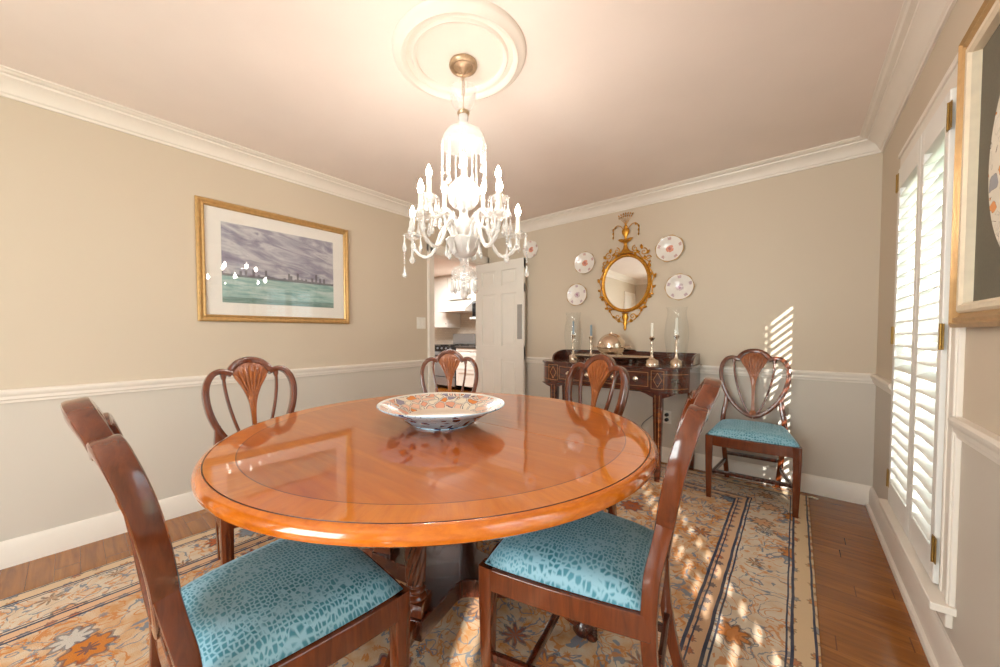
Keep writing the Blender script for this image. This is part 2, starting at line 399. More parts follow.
# ------------------------------------------------------------------ mesh helpers
class MB:
    """collects shapes into one mesh"""
    def __init__(s): s.v = []; s.f = []; s.mi = []; s.sm = []
    def add(s, vs, fs, mi=0, smooth=True, mat=None):
        o = len(s.v)
        for p in vs:
            p = Vector(p); s.v.append(tuple(mat @ p if mat else p))
        for f in fs: s.f.append(tuple(i+o for i in f)); s.mi.append(mi); s.sm.append(smooth)
        return s
    def box(s, x0, y0, z0, x1, y1, z1, mi=0, mat=None):
        vs = [(x, y, z) for z in (z0, z1) for y in (y0, y1) for x in (x0, x1)]
        fs = [(0, 2, 3, 1), (4, 5, 7, 6), (0, 1, 5, 4), (2, 6, 7, 3), (0, 4, 6, 2), (1, 3, 7, 5)]
        return s.add(vs, fs, mi, False, mat)
    def lathe(s, prof, n=32, c=(0, 0, 0), sx=1, sy=1, mi=0, mat=None, smooth=True, wob=None):
        """profile [(r,z)] about z; wob(angle)->radius factor"""
        vs = []; fs = []; k = len(prof)
        for i in range(n):
            a = 2*PI*i/n; w = wob(a) if wob else 1
            for r, z in prof: vs.append((c[0]+sx*r*w*math.cos(a), c[1]+sy*r*w*math.sin(a), c[2]+z))
        for i in range(n):
            j = (i+1) % n
            for q in range(k-1):
                if prof[q][0] < 1e-6 and prof[q+1][0] < 1e-6: continue
                fs.append((i*k+q, j*k+q, j*k+q+1, i*k+q+1))
        return s.add(vs, fs, mi, smooth, mat)
    def sweep(s, path, w, d, nrm, closed=False, mi=0, mat=None, taper=None, rnd=.35, cap=True):
        """rounded-rectangle section; d along nrm (a vector or a list), w across"""
        path = [Vector(p) for p in path]; n = len(path)
        sec = []
        for cx, cy, a0 in ((1, 1, 0), (-1, 1, 90), (-1, -1, 180), (1, -1, 270)):
            for t in (0, 45, 90):
                a = R(a0+t)
                sec.append((cx*(1-rnd)+rnd*math.cos(a), cy*(1-rnd)+rnd*math.sin(a)))
        m = len(sec); vs = []; fs = []
        for i, p in enumerate(path):
            if closed: t = path[(i+1) % n]-path[i-1]
            else: t = path[min(i+1, n-1)]-path[max(i-1, 0)]
            t.normalize()
            N = Vector(nrm[i] if isinstance(nrm, list) else nrm); N = (N-t*N.dot(t)).normalized(); B = t.cross(N)
            k = taper[i] if taper else (1, 1)
            if not isinstance(k, tuple): k = (k, k)
            for a, b in sec: vs.append(p+B*(a*w/2*k[0])+N*(b*d/2*k[1]))
        for i in range(n if closed else n-1):
            j = (i+1) % n
            for q in range(m):
                r2 = (q+1) % m
                fs.append((i*m+q, j*m+q, j*m+r2, i*m+r2))
        if not closed and cap:
            fs.append(tuple(range(m))); fs.append(tuple((n-1)*m+q for q in reversed(range(m))))
        return s.add(vs, fs, mi, True, mat)
    def tube(s, path, rad, n=8, mi=0, mat=None, closed=False):
        path = [Vector(p) for p in path]; k = len(path); vs = []; fs = []
        up = Vector((0, 0, 1)); prev = None
        for i, p in enumerate(path):
            t = (path[(i+1) % k]-path[i-1]) if closed else (path[min(i+1, k-1)]-path[max(i-1, 0)])
            t.normalize()
            if prev is None:
                a = up if abs(t.z) < .9 else Vector((1, 0, 0)); N = (a-t*a.dot(t)).normalized()
            else: N = (prev-t*prev.dot(t)).normalized()
            prev = N; B = t.cross(N); r = rad[i] if isinstance(rad, (list, tuple)) else rad
            for q in range(n):
                a = 2*PI*q/n; vs.append(p+N*(r*math.cos(a))+B*(r*math.sin(a)))
        for i in range(k if closed else k-1):
            j = (i+1) % k
            for q in range(n): fs.append((i*n+q, i*n+(q+1) % n, j*n+(q+1) % n, j*n+q))
        if not closed: fs.append(tuple(reversed(range(n)))); fs.append(tuple((k-1)*n+q for q in range(n)))
        return s.add(vs, fs, mi, True, mat)
    def prism(s, pts, h0, h1, axis='z', mi=0, mat=None, smooth=False):
        n = len(pts)
        P = {'z': lambda a, b, h: (a, b, h), 'y': lambda a, b, h: (a, h, b), 'x': lambda a, b, h: (h, a, b)}[axis]
        vs = [P(a, b, h0) for a, b in pts]+[P(a, b, h1) for a, b in pts]
        fs = [tuple(reversed(range(n))), tuple(range(n, 2*n))]+[(i, (i+1) % n, (i+1) % n+n, i+n) for i in range(n)]
        return s.add(vs, fs, mi, smooth, mat)
    def build(s, name, mat, parent=None, bevel=0, loc=None, angle=38):
        me = bpy.data.meshes.new(name); me.from_pydata(s.v, [], s.f)
        mats = mat if isinstance(mat, (list, tuple)) else [mat]
        for q in mats: me.materials.append(q)
        for p, i, sm in zip(me.polygons, s.mi, s.sm): p.material_index = i; p.use_smooth = True
        bm = bmesh.new(); bm.from_mesh(me); bmesh.ops.recalc_face_normals(bm, faces=bm.faces); bm.to_mesh(me); bm.free()
        me.set_sharp_from_angle(angle=R(angle))
        o = bpy.data.objects.new(name, me); C.objects.link(o)
        if parent: o.parent = parent
        if loc: o.location = loc
        if bevel:
            md = o.modifiers.new('bevel', 'BEVEL'); md.width = bevel; md.segments = 2; md.limit_method = 'ANGLE'; md.angle_limit = R(40)
        return o

def thing(name, label, cat, loc=(0, 0, 0), rz=0, group=None):
    o = bpy.data.objects.new(name, None); C.objects.link(o); o.empty_display_size = .05
    o.location = loc; o.rotation_euler = (0, 0, rz)
    return tag(o, label, cat, group)
def tag(o, label, cat, group=None):
    o['label'] = label; o['category'] = cat
    if group: o['group'] = group
    return o
def struct(o): o['kind'] = 'structure'; return o
def dup(root, loc, rz, label, group=None):
    r = root.copy(); C.objects.link(r); r.location = loc; r.rotation_euler = (0, 0, rz); r['label'] = label
    if group: r['group'] = group
    for ch in list(root.children):
        c = ch.copy(); C.objects.link(c); c.parent = r
        for gch in list(ch.children):
            e = gch.copy(); C.objects.link(e); e.parent = c
    return r
def spline(pts, n=6):
    """Catmull-Rom through the points"""
    P = [Vector(p) for p in pts]; out = []
    for i in range(len(P)-1):
        a, b, c, d = P[max(i-1, 0)], P[i], P[i+1], P[min(i+2, len(P)-1)]
        for k in range(n):
            t = k/n
            out.append(.5*((2*b)+(c-a)*t+(2*a-5*b+4*c-d)*t*t+(3*b-a-3*c+d)*t**3))
    out.append(P[-1]); return out

# ------------------------------------------------------------------ shell
def wall_boxes(mb, axis, p0, p1, a0, a1, z0, z1, holes):
    """wall slab between p0..p1 (thickness) running a0..a1 with rectangular holes"""
    def bx(s0, s1, q0, q1):
        if s1-s0 < 1e-4 or q1-q0 < 1e-4: return
        if axis == 'y': mb.box(p0, s0, q0, p1, s1, q1)
        else: mb.box(s0, p0, q0, s1, p1, q1)
    cur = a0
    for h0, h1, b0, b1 in sorted(holes):
        bx(cur, h0, z0, z1); bx(h0, h1, z0, b0); bx(h0, h1, b1, z1); cur = h1
    bx(cur, a1, z0, z1)
W1 = (1.99, 2.83, .27, 2.0)            # the shuttered window we see (y0,y1,z0,z1)
W2 = (.14, .90, .27, 2.0)             # its twin, beside the camera
W3 = (-1.86, -1.40, .27, 1.66)         # narrow side light further back
W4 = (-1.75, -.15, .30, 2.06)          # window in the front wall (x0,x1,z0,z1)
DR = (2.60, 3.465, 0, 2.04)            # kitchen doorway in the left wall

mb = MB(); wall_boxes(mb, 'y', XL-.12, XL, YF-.12, YB+.12, 0, ZC, [DR]); struct(mb.build('wall_left', M['wall']))
mb = MB(); mb.box(XL, YB, 0, XR+.14, YB+.12, ZC); struct(mb.build('wall_back', M['wall']))
mb = MB(); wall_boxes(mb, 'y', XR, XR+.14, YF-.12, YB, 0, ZC, [W1, W2, W3]); struct(mb.build('wall_right', M['wall']))
mb = MB(); wall_boxes(mb, 'x', YF-.12, YF, XL, XR, 0, ZC, [W4]); struct(mb.build('wall_front', M['wall']))
mb = MB(); mb.box(-7.3, YF-.12, -.06, XR+.14, 6.3, 0); struct(mb.build('floor', M['floor']))
mb = MB(); mb.box(-7.3, YF-.12, ZC, XR+.14, 6.3, ZC+.1); struct(mb.build('ceiling', M['ceiling']))

def run(name, prof, wall, a0, a1, m0=0, m1=0, mat='trim', z0=0):
    """extrude a profile [(out, z)] along a wall; m0/m1 mitre the ends"""
    mb = MB(); n = len(prof); vs = []
    for a, m in ((a0, m0), (a1, -m1)):
        for o, z in prof:
            t = a+m*o
            vs.append({'left': (XL+o, t, z0+z), 'right': (XR-o, t, z0+z), 'back': (t, YB-o, z0+z), 'front': (t, YF+o, z0+z)}[wall])
    fs = [tuple(range(n)), tuple(range(n, 2*n))]+[(i, (i+1) % n, (i+1) % n+n, i+n) for i in range(n)]
    mb.add(vs, fs, 0, False)
    return struct(mb.build(name, M[mat], angle=25))
CROWN = [(0, 0), (0, -.10), (.010, -.10), (.012, -.088), (.02, -.082), (.026, -.066), (.042, -.046), (.064, -.032), (.078, -.028), (.08, -.018), (.1, -.016), (.108, -.010), (.118, -.008), (.118, 0)]
run('trim_1', CROWN, 'left', YF, YB, 1, 1, z0=ZC)
run('trim_2', CROWN, 'back', XL, XR, 1, 1, z0=ZC)
run('trim_3', CROWN, 'right', YF, YB, 1, 1, z0=ZC)
run('trim_4', CROWN, 'front', XL, XR, 1, 1, z0=ZC)
H = RAIL_T-RAIL_B
CR = [(0, 0), (.010, 0), (.012, .012), (.018, .018), (.02, .034), (.026, .042), (.030, .052), (.030, .06), (.022, H), (0, H)]
run('trim_5', CR, 'left', YF, DR[0]-.085, 1, 0, z0=RAIL_B)
run('trim_6', CR, 'back', XL, XR, 1, 1, z0=RAIL_B)
run('trim_7', CR, 'right', W1[1]+.05, YB, 0, 1, z0=RAIL_B)
run('trim_8', CR, 'right', .98, W1[0]-.105, 0, 0, z0=RAIL_B)
BS = [(0, 0), (.018, 0), (.018, .10), (.014, .112), (.012, .124), (.006, BASE_T), (0, BASE_T)]
BSR = [(0, 0), (.034, 0), (.034, .008), (.029, .018), (.018, .021), (.018, .10), (.014, .112), (.012, .124), (.006, BASE_T), (0, BASE_T)]
run('baseboard_left', BS, 'left', YF, DR[0]-.085, 1, 0)
run('baseboard_back', BS, 'back', XL+.05, XR, 0, 1)
run('baseboard_right', BSR, 'right', YF, YB, 1, 1)
run('baseboard_front', BS, 'front', XL, XR, 1, 1)

# ---- doorway casing + swinging door
d1 = MB()
for y0, y1 in ((DR[0]-.085, DR[0]), (DR[1], DR[1]+.06)):
    d1.box(XL, y0, 0, XL+.022, y1, DR[3]+.085)
    d1.box(XL+.022, y0+.008, 0, XL+.028, y0+.03, DR[3]+.08)
d1.box(XL, DR[0]-.085, DR[3], XL+.022, DR[1]+.06, DR[3]+.09)
d1.box(XL-.12, DR[0]-.002, 0, XL, DR[0]+.012, DR[3]); d1.box(XL-.12, DR[0], DR[3]-.012, XL, DR[1], DR[3]+.002)
d1.box(XL-.12, DR[1]-.006, 0, XL, DR[1]+.002, DR[3])
struct(d1.build('trim_9', M['trim'], bevel=.003))
dx0, dx1, dy0, dy1 = -3.065, -2.33, 3.415, 3.452
dm = MB()
st, cx = .105, (dx0+dx1)/2
dm.box(dx0, dy0, .01, dx0+st, dy1, 2.03); dm.box(dx1-st, dy0, .01, dx1, dy1, 2.03); dm.box(cx-.05, dy0, .01, cx+.05, dy1, 2.03)
for z0, z1 in ((.01, .22), (.86, 1.02), (1.64, 1.74), (1.92, 2.03)): dm.box(dx0, dy0+.0005, z0, dx1, dy1-.0005, z1)
for x0, x1 in ((dx0+st, cx-.05), (cx+.05, dx1-st)):
    for z0, z1 in ((.22, .86), (1.02, 1.64), (1.74, 1.92)):
        dm.box(x0, dy0+.012, z0, x1, dy1-.012, z1); dm.box(x0+.03, dy0+.006, z0+.03, x1-.03, dy1-.006, z1-.03)
door = struct(dm.build('door_1', M['door'], bevel=.003))
MB().box(dx1-.088, dy0-.003, 1.10, dx1-.022, dy0+.001, 1.50).build('push_plate', M['nickel'], door, bevel=.001)['label'] = 'grey metal push plate'

d2m = MB()
d2m.box(XL-.001, -2.06, 0, XL+.02, -1.98, 2.12); d2m.box(XL-.001, -1.42, 0, XL+.02, -1.34, 2.12); d2m.box(XL-.0005, -1.985, 2.04, XL+.0195, -1.415, 2.12)
struct(d2m.build('trim_10', M['trim'], bevel=.003))
d2m = MB(); d2m.box(XL, -1.98, .01, XL+.008, -1.42, 2.04)
for z0, z1 in ((.2, .85), (1.02, 1.9)):
    for y0, y1 in ((-1.90, -1.73), (-1.67, -1.50)): d2m.box(XL+.006, y0, z0, XL+.012, y1, z1)
struct(d2m.build('door_2', M['door'], bevel=.003))
# ---- windows
def casing_right(name, W, seen):
    y0, y1, z0, z1 = W; m = MB()
    wl, wr = (.045, .105) if seen else (.07, .07)
    e = .014
    # side casings, head, sill, apron
    m.box(XR-e, y0-wr, z0-.005, XR+.001, y0, z1); m.box(XR-e-.005, y0-wr+.006, z0-.004, XR+.002, y0-wr+.024, z1+.06)
    m.box(XR-e-.004, y0-.03, z0, XR, y0-.012, z1)
    m.box(XR-e, y1, z0-.005, XR+.001, y1+wl, z1); m.box(XR-e, y0-wr, z1, XR+.001, y1+wl, z1+.085); m.box(XR-e-.008, y0-wr-.004, z1+.07, XR+.002, y1+wl+.003, z1+.092)
    m.box(XR-.055, y0-wr-.012, z0-.03, XR+.14, y1+wl+.01, z0-.004)
    m.box(XR-.016, y0-wr+.02, z0-.09, XR+.001, y1+wl-.01, z0-.03)
    # jambs
    m.box(XR, y0-.002, z0, XR+.14, y0+.010, z1); m.box(XR, y1-.010, z0, XR+.14, y1+.002, z1); m.box(XR, y0, z1-.010, XR+.14, y1, z1+.002)
    w = struct(m.build(name, M['trim'], bevel=.003))
    s = MB(); xa, xb = XR+.095, XR+.125; mid = (z0+z1)/2
    for a0, a1 in ((y0+.01, y0+.05), (y1-.05, y1-.01)): s.box(xa, a0, z0, xb, a1, z1-.01)
    for q0, q1 in ((z0, z0+.06), (mid-.02, mid+.02), (z1-.06, z1-.01)): s.box(xa, y0+.01, q0, xb, y1-.01, q1)
    for k in (1, 2):
        if y1-y0 > .5:
            t = y0+(y1-y0)*k/3; s.box(xa+.006, t-.01, z0, xb-.006, t+.01, z1-.01)
    s.build('sash', M['white'], w, bevel=.002)
    MB().box(xa+.013, y0+.012, z0+.01, xa+.017, y1-.012, z1-.012).build('pane', M['pane'], w)
    return w
casing_right('window_1', W1, True); casing_right('window_2', W2, False); w3 = casing_right('window_3', W3, False)

def louver_mesh(y0, y1, tilt, z, width=.064, x=XR-.001, th=.010):
    """one elliptical slat, tilted about y; positive tilt: inner edge down"""
    m = MB(); pts = []; n = 12
    for i in range(n):
        a = 2*PI*i/n; u = width/2*math.cos(a); v = th/2*math.sin(a)
        c, s = math.cos(tilt), math.sin(tilt)
        pts.append((u*c-v*s, u*s+v*c))
    vs = [(x+a, y, z+b) for y in (y0, y1) for a, b in pts]
    fs = [tuple(range(n)), tuple(range(n, 2*n))]+[(i, (i+1) % n, (i+1) % n+n, i+n) for i in range(n)]
    m.add(vs, fs); return m
def shutter(label, y0, y1, z0, z1, hinge_y, hinge_z, tilts, group=None):
    """a hinged plantation shutter leaf"""
    t = thing('window_shutter', label, 'shutter', (XR, (y0+y1)/2, z0), 0, group)
    inv = Matrix.Translation((-XR, -(y0+y1)/2, -z0))
    xa, xb = XR-.027, XR+.012
    m = MB(); s = .048
    m.box(xa, y0+.002, z0, xb, y0+s, z1, mat=inv); m.box(xa, y1-s, z0, xb, y1-.002, z1, mat=inv)
    m.box(xa, y0+s, z0, xb, y1-s, z0+.115, mat=inv); m.box(xa, y0+s, z1-.105, xb, y1-s, z1, mat=inv)
    m.build('shutter_frame', M['white'], t, bevel=.003)
    zz = z0+.115+.03; k = 0
    while zz < z1-.105-.02:
        lm = louver_mesh(y0+s+.002, y1-s-.002, tilts(zz), zz)
        lm.v = [tuple(inv @ Vector(p)) for p in lm.v]
        lm.build('louver', M['white'], t); zz += .0575; k += 1
    for hz in hinge_z:
        h = MB(); dirn = -1 if hinge_y < (y0+y1)/2 else 1
        h.box(xa-.002, hinge_y-.022, hz-.045, xa+.001, hinge_y+.022, hz+.045, mat=inv)
        h.lathe([(.0, -.046), (.004, -.046), (.004, .046), (0, .046)], 10, (xa-.003, hinge_y, hz), mat=inv)
        for k2 in (-.03, 0, .03):
            h.lathe([(0, 0), (.004, 0), (.003, .0015), (0, .002)], 8, mat=inv @ Matrix.Translation((xa-.002, hinge_y+.013, hz+k2)) @ Matrix.Rotation(-PI/2, 4, 'Y'))
        h.build('hinge', M['brass'], t)['label'] = 'brass butt hinge'
    return t
def tilt_seen(z):
    return R(25)
ymid = 2.37
shutter('white louvred shutter leaf nearer the gold framed charger, brass hinges on its right', W1[0]+.008, ymid, .275, 1.995, W1[0]+.004, (.40, 1.15, 1.90), tilt_seen)
shutter('white louvred shutter leaf nearer the corner of the room, beside the bare strip of wall', ymid+.002, W1[1]-.008, .275, 1.995, W1[1]-.004, (.40, 1.15, 1.93), tilt_seen)
# the twin window's louvres only throw stripes of sun into the view
lv = MB(); zz = .33
while zz < 1.98:
    for a0, a1 in ((W2[0]+.05, .57), (.65, W2[1]-.05)):
        q = louver_mesh(a0, a1, R(22), zz, x=XR+.03); lv.add(q.v, q.f)
    zz += .0575
for a0, a1 in ((W2[0]+.01, W2[0]+.05), (.57, .65), (W2[1]-.05, W2[1]-.01)): lv.box(XR+.014, a0, .28, XR+.046, a1, 1.99)
lv.box(XR+.014, W2[0]+.01, .27, XR+.046, W2[1]-.01, .42); lv.box(XR+.014, W2[0]+.01, 1.80, XR+.046, W2[1]-.01, 1.99)
o = lv.build('window_4', M['white']); struct(o)
# front window
m = MB(); x0, x1, z0, z1 = W4
m.box(x0-.09, YF-.001, z0-.03, x0, YF+.022, z1+.09); m.box(x1, YF-.001, z0-.03, x1+.09, YF+.022, z1+.09); m.box(x0-.09, YF-.001, z1, x1+.09, YF+.022, z1+.09); m.box(x0-.12, YF-.12, z0-.04, x1+.12, YF+.05, z0-.005)
for t in range(4):
    xx = x0+(x1-x0)*t/3; m.box(xx-.02, YF-.09, z0, xx+.02, YF-.06, z1)
for q0, q1 in ((z0, z0+.05), (1.15, 1.19), (z1-.05, z1)): m.box(x0, YF-.09, q0, x1, YF-.06, q1)
w5 = struct(m.build('window_5', M['trim'], bevel=.003))
MB().box(x0, YF-.077, z0, x1, YF-.073, z1).build('pane', M['pane'], w5)

# ------------------------------------------------------------------ rug
m = MB(); n = 24
m.box(-RH[0], -RH[1], 0, RH[0], RH[1], .011)
rug = m.build('area_rug', M['rug'], bevel=.004, loc=(RC[0], RC[1], .0005))
tag(rug, 'large faded oriental rug in ivory, orange and navy under the dining table', 'rug')
# little corner tassel on the floor
tm = MB(); tm.sweep([(RH[0]-.004, RH[1]-.006, .006), (RH[0]+.02, RH[1]+.002, .006), (RH[0]+.05, RH[1]-.006, .004)], .012, .008, (0, 0, 1))
tm.build('corner_tassel', M['cork'], rug)

# ------------------------------------------------------------------ dining chair
def yb(z):
    pts = [(0.0, -.27), (.2, -.235), (.44, -.20), (.52, -.213), (.70, -.245), (.86, -.278), (.96, -.305), (1.03, -.335)]
    for (a, b), (c, d) in zip(pts, pts[1:]):
        if z <= c: return b+(d-b)*(z-a)/(c-a)
    return pts[-1][1]
def bk(u, z): return Vector((u, yb(z)+.35*u*u, z))
NB = (0, 1, .17)
def make_chair(label):
    t = thing('dining_chair', label, 'chair', (0, 0, 0), 0, 'shield back dining chairs')
    # heart-shaped frame: two sides running tip - outside - shoulder lobe - valley, and the crest arch
    side = [(0, .512), (.05, .533), (.105, .582), (.158, .66), (.193, .75), (.206, .835), (.200, .895), (.176, .940), (.143, .957), (.112, .952), (.088, .940)]
    fr = MB()
    for s in (-1, 1):
        p = spline([bk(s*u, z) for u, z in side], 5)
        tp = [(1, 1)]*len(p)
        fr.sweep(p, .030, .044, NB, taper=tp)
    arch = [(.098, .945), (.086, .968), (.060, .994), (.030, 1.007), (0, 1.011)]
    arch = arch+[(-u, z) for u, z in reversed(arch[:-1])]
    fr.sweep(spline([bk(u, z)+Vector((0, -.002, 0)) for u, z in arch], 5), .034, .040, NB)
    fr.build('back_frame', M['mahogany'], t)
    # carved fan splat: panel, shaft, foot
    sp = MB()
    out = [(.084, .945), (.070, .972), (.04, .99), (0, .996)]
    half = spline([Vector((u, z, 0)) for u, z in ((.088, .945), (.066, .905), (.044, .862), (.026, .815), (.0155, .765), (.011, .70), (.010, .62), (.013, .56), (.026, .53))], 4)
    top = spline([Vector((u, z, 0)) for u, z in ((-.088, .945), (-.072, .972), (-.04, .99), (0, .996), (.04, .99), (.072, .972), (.088, .945))], 3)
    pts = [(p.x, p.y) for p in top[:-1]]+[(p.x, p.y) for p in half]+[(-p.x, p.y) for p in reversed(half)][:-1]
    # build as strips between left and right edges
    vs = []; fs = []
    rows = []
    edge = [(p.x, p.y) for p in half]
    tops = [(.04, .989), (.072, .971)]
    rows = [(.012, .996), (.040, .990), (.072, .972)]+edge
    D = .007
    for u, z in rows:
        for q in (-1, -.5, 0, .5, 1):
            for dd in (D, -D): vs.append(bk(u*q, z)+Vector((0, dd, dd*.17)))
    W = 10
    for i in range(len(rows)-1):
        for q in range(4):
            a = i*W+q*2; b2 = a+W
            fs.append((a, a+2, b2+2, b2)); fs.append((a+1, b2+1, b2+3, a+3))
        fs.append((i*W, i*W+W, i*W+W+1, i*W+1)); fs.append((i*W+8, i*W+9, i*W+W+9, i*W+W+8))
    fs.append(tuple(range(0, 10, 2))+tuple(range(9, 0, -2)))
    k = (len(rows)-1)*W; fs.append(tuple(k+q for q in range(0, 10, 2))+tuple(k+q for q in range(9, 0, -2)))
    sp.add(vs, fs)
    for i in range(7):                                   # raised petals of the fan, front and back
        f = (i-3)/3; a = f*R(40)
        rl = .150-.018*f*f
        p0 = (0.010*f, .812); p1 = (math.sin(a)*rl*.86, .832+math.cos(a)*rl)
        for dd in (.009, -.009):
            path = [bk(p0[0]+(p1[0]-p0[0])*q, p0[1]+(p1[1]-p0[1])*q)+Vector((0, dd, 0)) for q in (0, .25, .5, .75, .92, 1)]
            sp.sweep(path, .017, .011, NB, taper=[.3, .5, .7, .92, 1, .55], rnd=.8)
    # bell where the petals meet
    sp.sweep([bk(0, .745), bk(0, .765), bk(0, .79), bk(0, .815), bk(0, .826)], .032, .022, NB, taper=[.7, .8, .95, 1.25, .9], rnd=.6)
    sp.sweep([bk(0, .515), bk(0, .535), bk(0, .56)], .05, .03, NB, taper=[1.3, 1, .55], rnd=.6)
    sp.build('fan_splat', M['fan'], t)
    for s in (-1, 1):
        b2 = MB()
        b2.sweep(spline([bk(s*u, z) for u, z in ((.124, .945), (.124, .90), (.117, .83), (.102, .75), (.078, .66), (.05, .585), (.022, .535))], 5), .015, .022, NB, rnd=.5)
        b2.sweep([bk(s*.124, .955), bk(s*.124, .93), bk(s*.124, .912)], .026, .028, NB, taper=[1.1, 1, .6], rnd=.6)
        b2.build('side_splat', M['mahogany'], t)
        # rear leg runs up into the shield
        lg = MB()
        path = [bk(s*.166, .690), bk(s*.166, .645), bk(s*.170, .595), bk(s*.180, .535), Vector((s*.186, -.200, .47)), Vector((s*.184, -.198, .40)), Vector((s*.176, -.205, .28)), Vector((s*.166, -.228, .14)), Vector((s*.156, -.266, .001))]
        path = spline(path, 4); n = len(path)
        lg.sweep(path, .033, .044, (0, 1, 0), taper=[(.75+.25*min(1, i/8), .9 if i < 20 else .9-.2*(i-20)/(n-20)) for i in range(n)], rnd=.25)
        lg.build('leg', M['mahogany'], t)
        fl = MB()
        fl.sweep([(s*.232, .250, .44), (s*.232, .250, .36), (s*.231, .250, .2), (s*.229, .250, .001)], .044, .044, (0, 1, 0), taper=[1, 1, .86, .66], rnd=.15)
        for off in (-.008, .008):                        # moulded face
            fl.sweep([(s*.232+off, .2715, .36), (s*.231+off, .269, .2), (s*.229+off*.7, .2645, .01)], .006, .005, (0, 1, 0), rnd=.6)
        fl.build('leg', M['mahogany'], t)
    # seat rails
    rl = MB()
    fp = [(-.250, .262), (-.15, .278), (0, .285), (.15, .278), (.250, .262)]
    ip = [(.226, .242), (.13, .256), (0, .262), (-.13, .256), (-.226, .242)]
    rl.prism(fp+ip, .372, .440)
    for s in (-1, 1):
        q = [(s*.254, .264), (s*.251, .20), (s*.243, .10), (s*.230, -.01), (s*.214, -.12), (s*.200, -.205), (s*.176, -.205), (s*.228, .25)]
        rl.prism(q if s > 0 else q[::-1], .372, .440)
    rl.box(-.19, -.212, .372, .19, -.188, .440)
    rl.build('seat_rail', M['mahogany'], t, bevel=.003)
    dk = MB(); dk.prism([(-.238, .250), (0, .270), (.238, .250), (.186, -.19), (-.186, -.19)][::-1], .438, .446)
    dk.build('seat_frame', M['mahogany_dark'], t)
    # domed slip seat
    st = MB(); nu, nv = 16, 16; vs = []; fs = []
    for j in range(nv+1):
        v = j/nv*2-1
        for i in range(nu+1):
            u = i/nu*2-1
            # rounded trapezoid, dome height falls to the rim
            y = .030+v*.226; hw = .194+(.246-.194)*(v+1)/2+.006*(1-v*v)
            yy = y+(.014*(1-u*u) if v > 0 else 0)*v
            e = (1-abs(u)**3.2)*(1-abs(v)**3.2)
            z = .446+.016*(1 if e > 0 else 0)+.044*e**.55
            vs.append((u*hw*(1-.02*abs(v)**6), yy, z))
    for j in range(nv):
        for i in range(nu):
            a = j*(nu+1)+i; fs.append((a, a+1, a+nu+2, a+nu+1))
    rim = [i for i in range(nu+1)]+[j*(nu+1)+nu for j in range(1, nv+1)]+[nv*(nu+1)+i for i in range(nu-1, -1, -1)]+[j*(nu+1) for j in range(nv-1, 0, -1)]
    o = len(vs)
    for r2 in rim: vs.append((vs[r2][0]*.985, vs[r2][1], .442))
    k = len(rim)
    for i in range(k): fs.append((rim[i], rim[(i+1) % k], o+(i+1) % k, o+i))
    fs.append(tuple(o+i for i in range(k)))
    st.add(vs, fs); st.build('seat', M['teal'], t, angle=80)
    # stretchers
    for s in (-1, 1):
        MB().sweep([(s*.229, .245, .150), (s*.166, -.225, .150)], .018, .026, (0, 0, 1), rnd=.2).build('stretcher', M['mahogany_dark'], t)
    MB().sweep([(-.212, .125, .150), (.212, .125, .150)], .018, .026, (0, 0, 1), rnd=.2).build('stretcher', M['mahogany_dark'], t)
    MB().sweep([(-.172, -.215, .205), (.172, -.215, .205)], .018, .026, (0, 0, 1), rnd=.2).build('stretcher', M['mahogany_dark'], t)
    return t
RZ = .0125
chair = make_chair('shield back chair at the near left of the table, large teal seat in the foreground')
chair.location = (-1.042, .332, RZ); chair.rotation_euler = (0, 0, R(.5))
dup(chair, (-.492, 1.104, RZ), R(99.3), 'shield back chair at the right of the table, back seen edge on, teal seat')
dup(chair, (-1.935, .63, RZ), R(-92), 'shield back chair by the left wall below the picture, carved back above the table edge')
dup(chair, (-1.775, 1.72, RZ), R(-132), 'shield back chair behind the imari bowl, in front of the kitchen doorway')
dup(chair, (-.955, 1.755, RZ), R(161), 'shield back chair between the table and the sideboard, its back hiding the drawers')
dup(chair, (-.222, 3.205, RZ), R(183), 'shield back chair standing apart against the back wall, right of the sideboard')

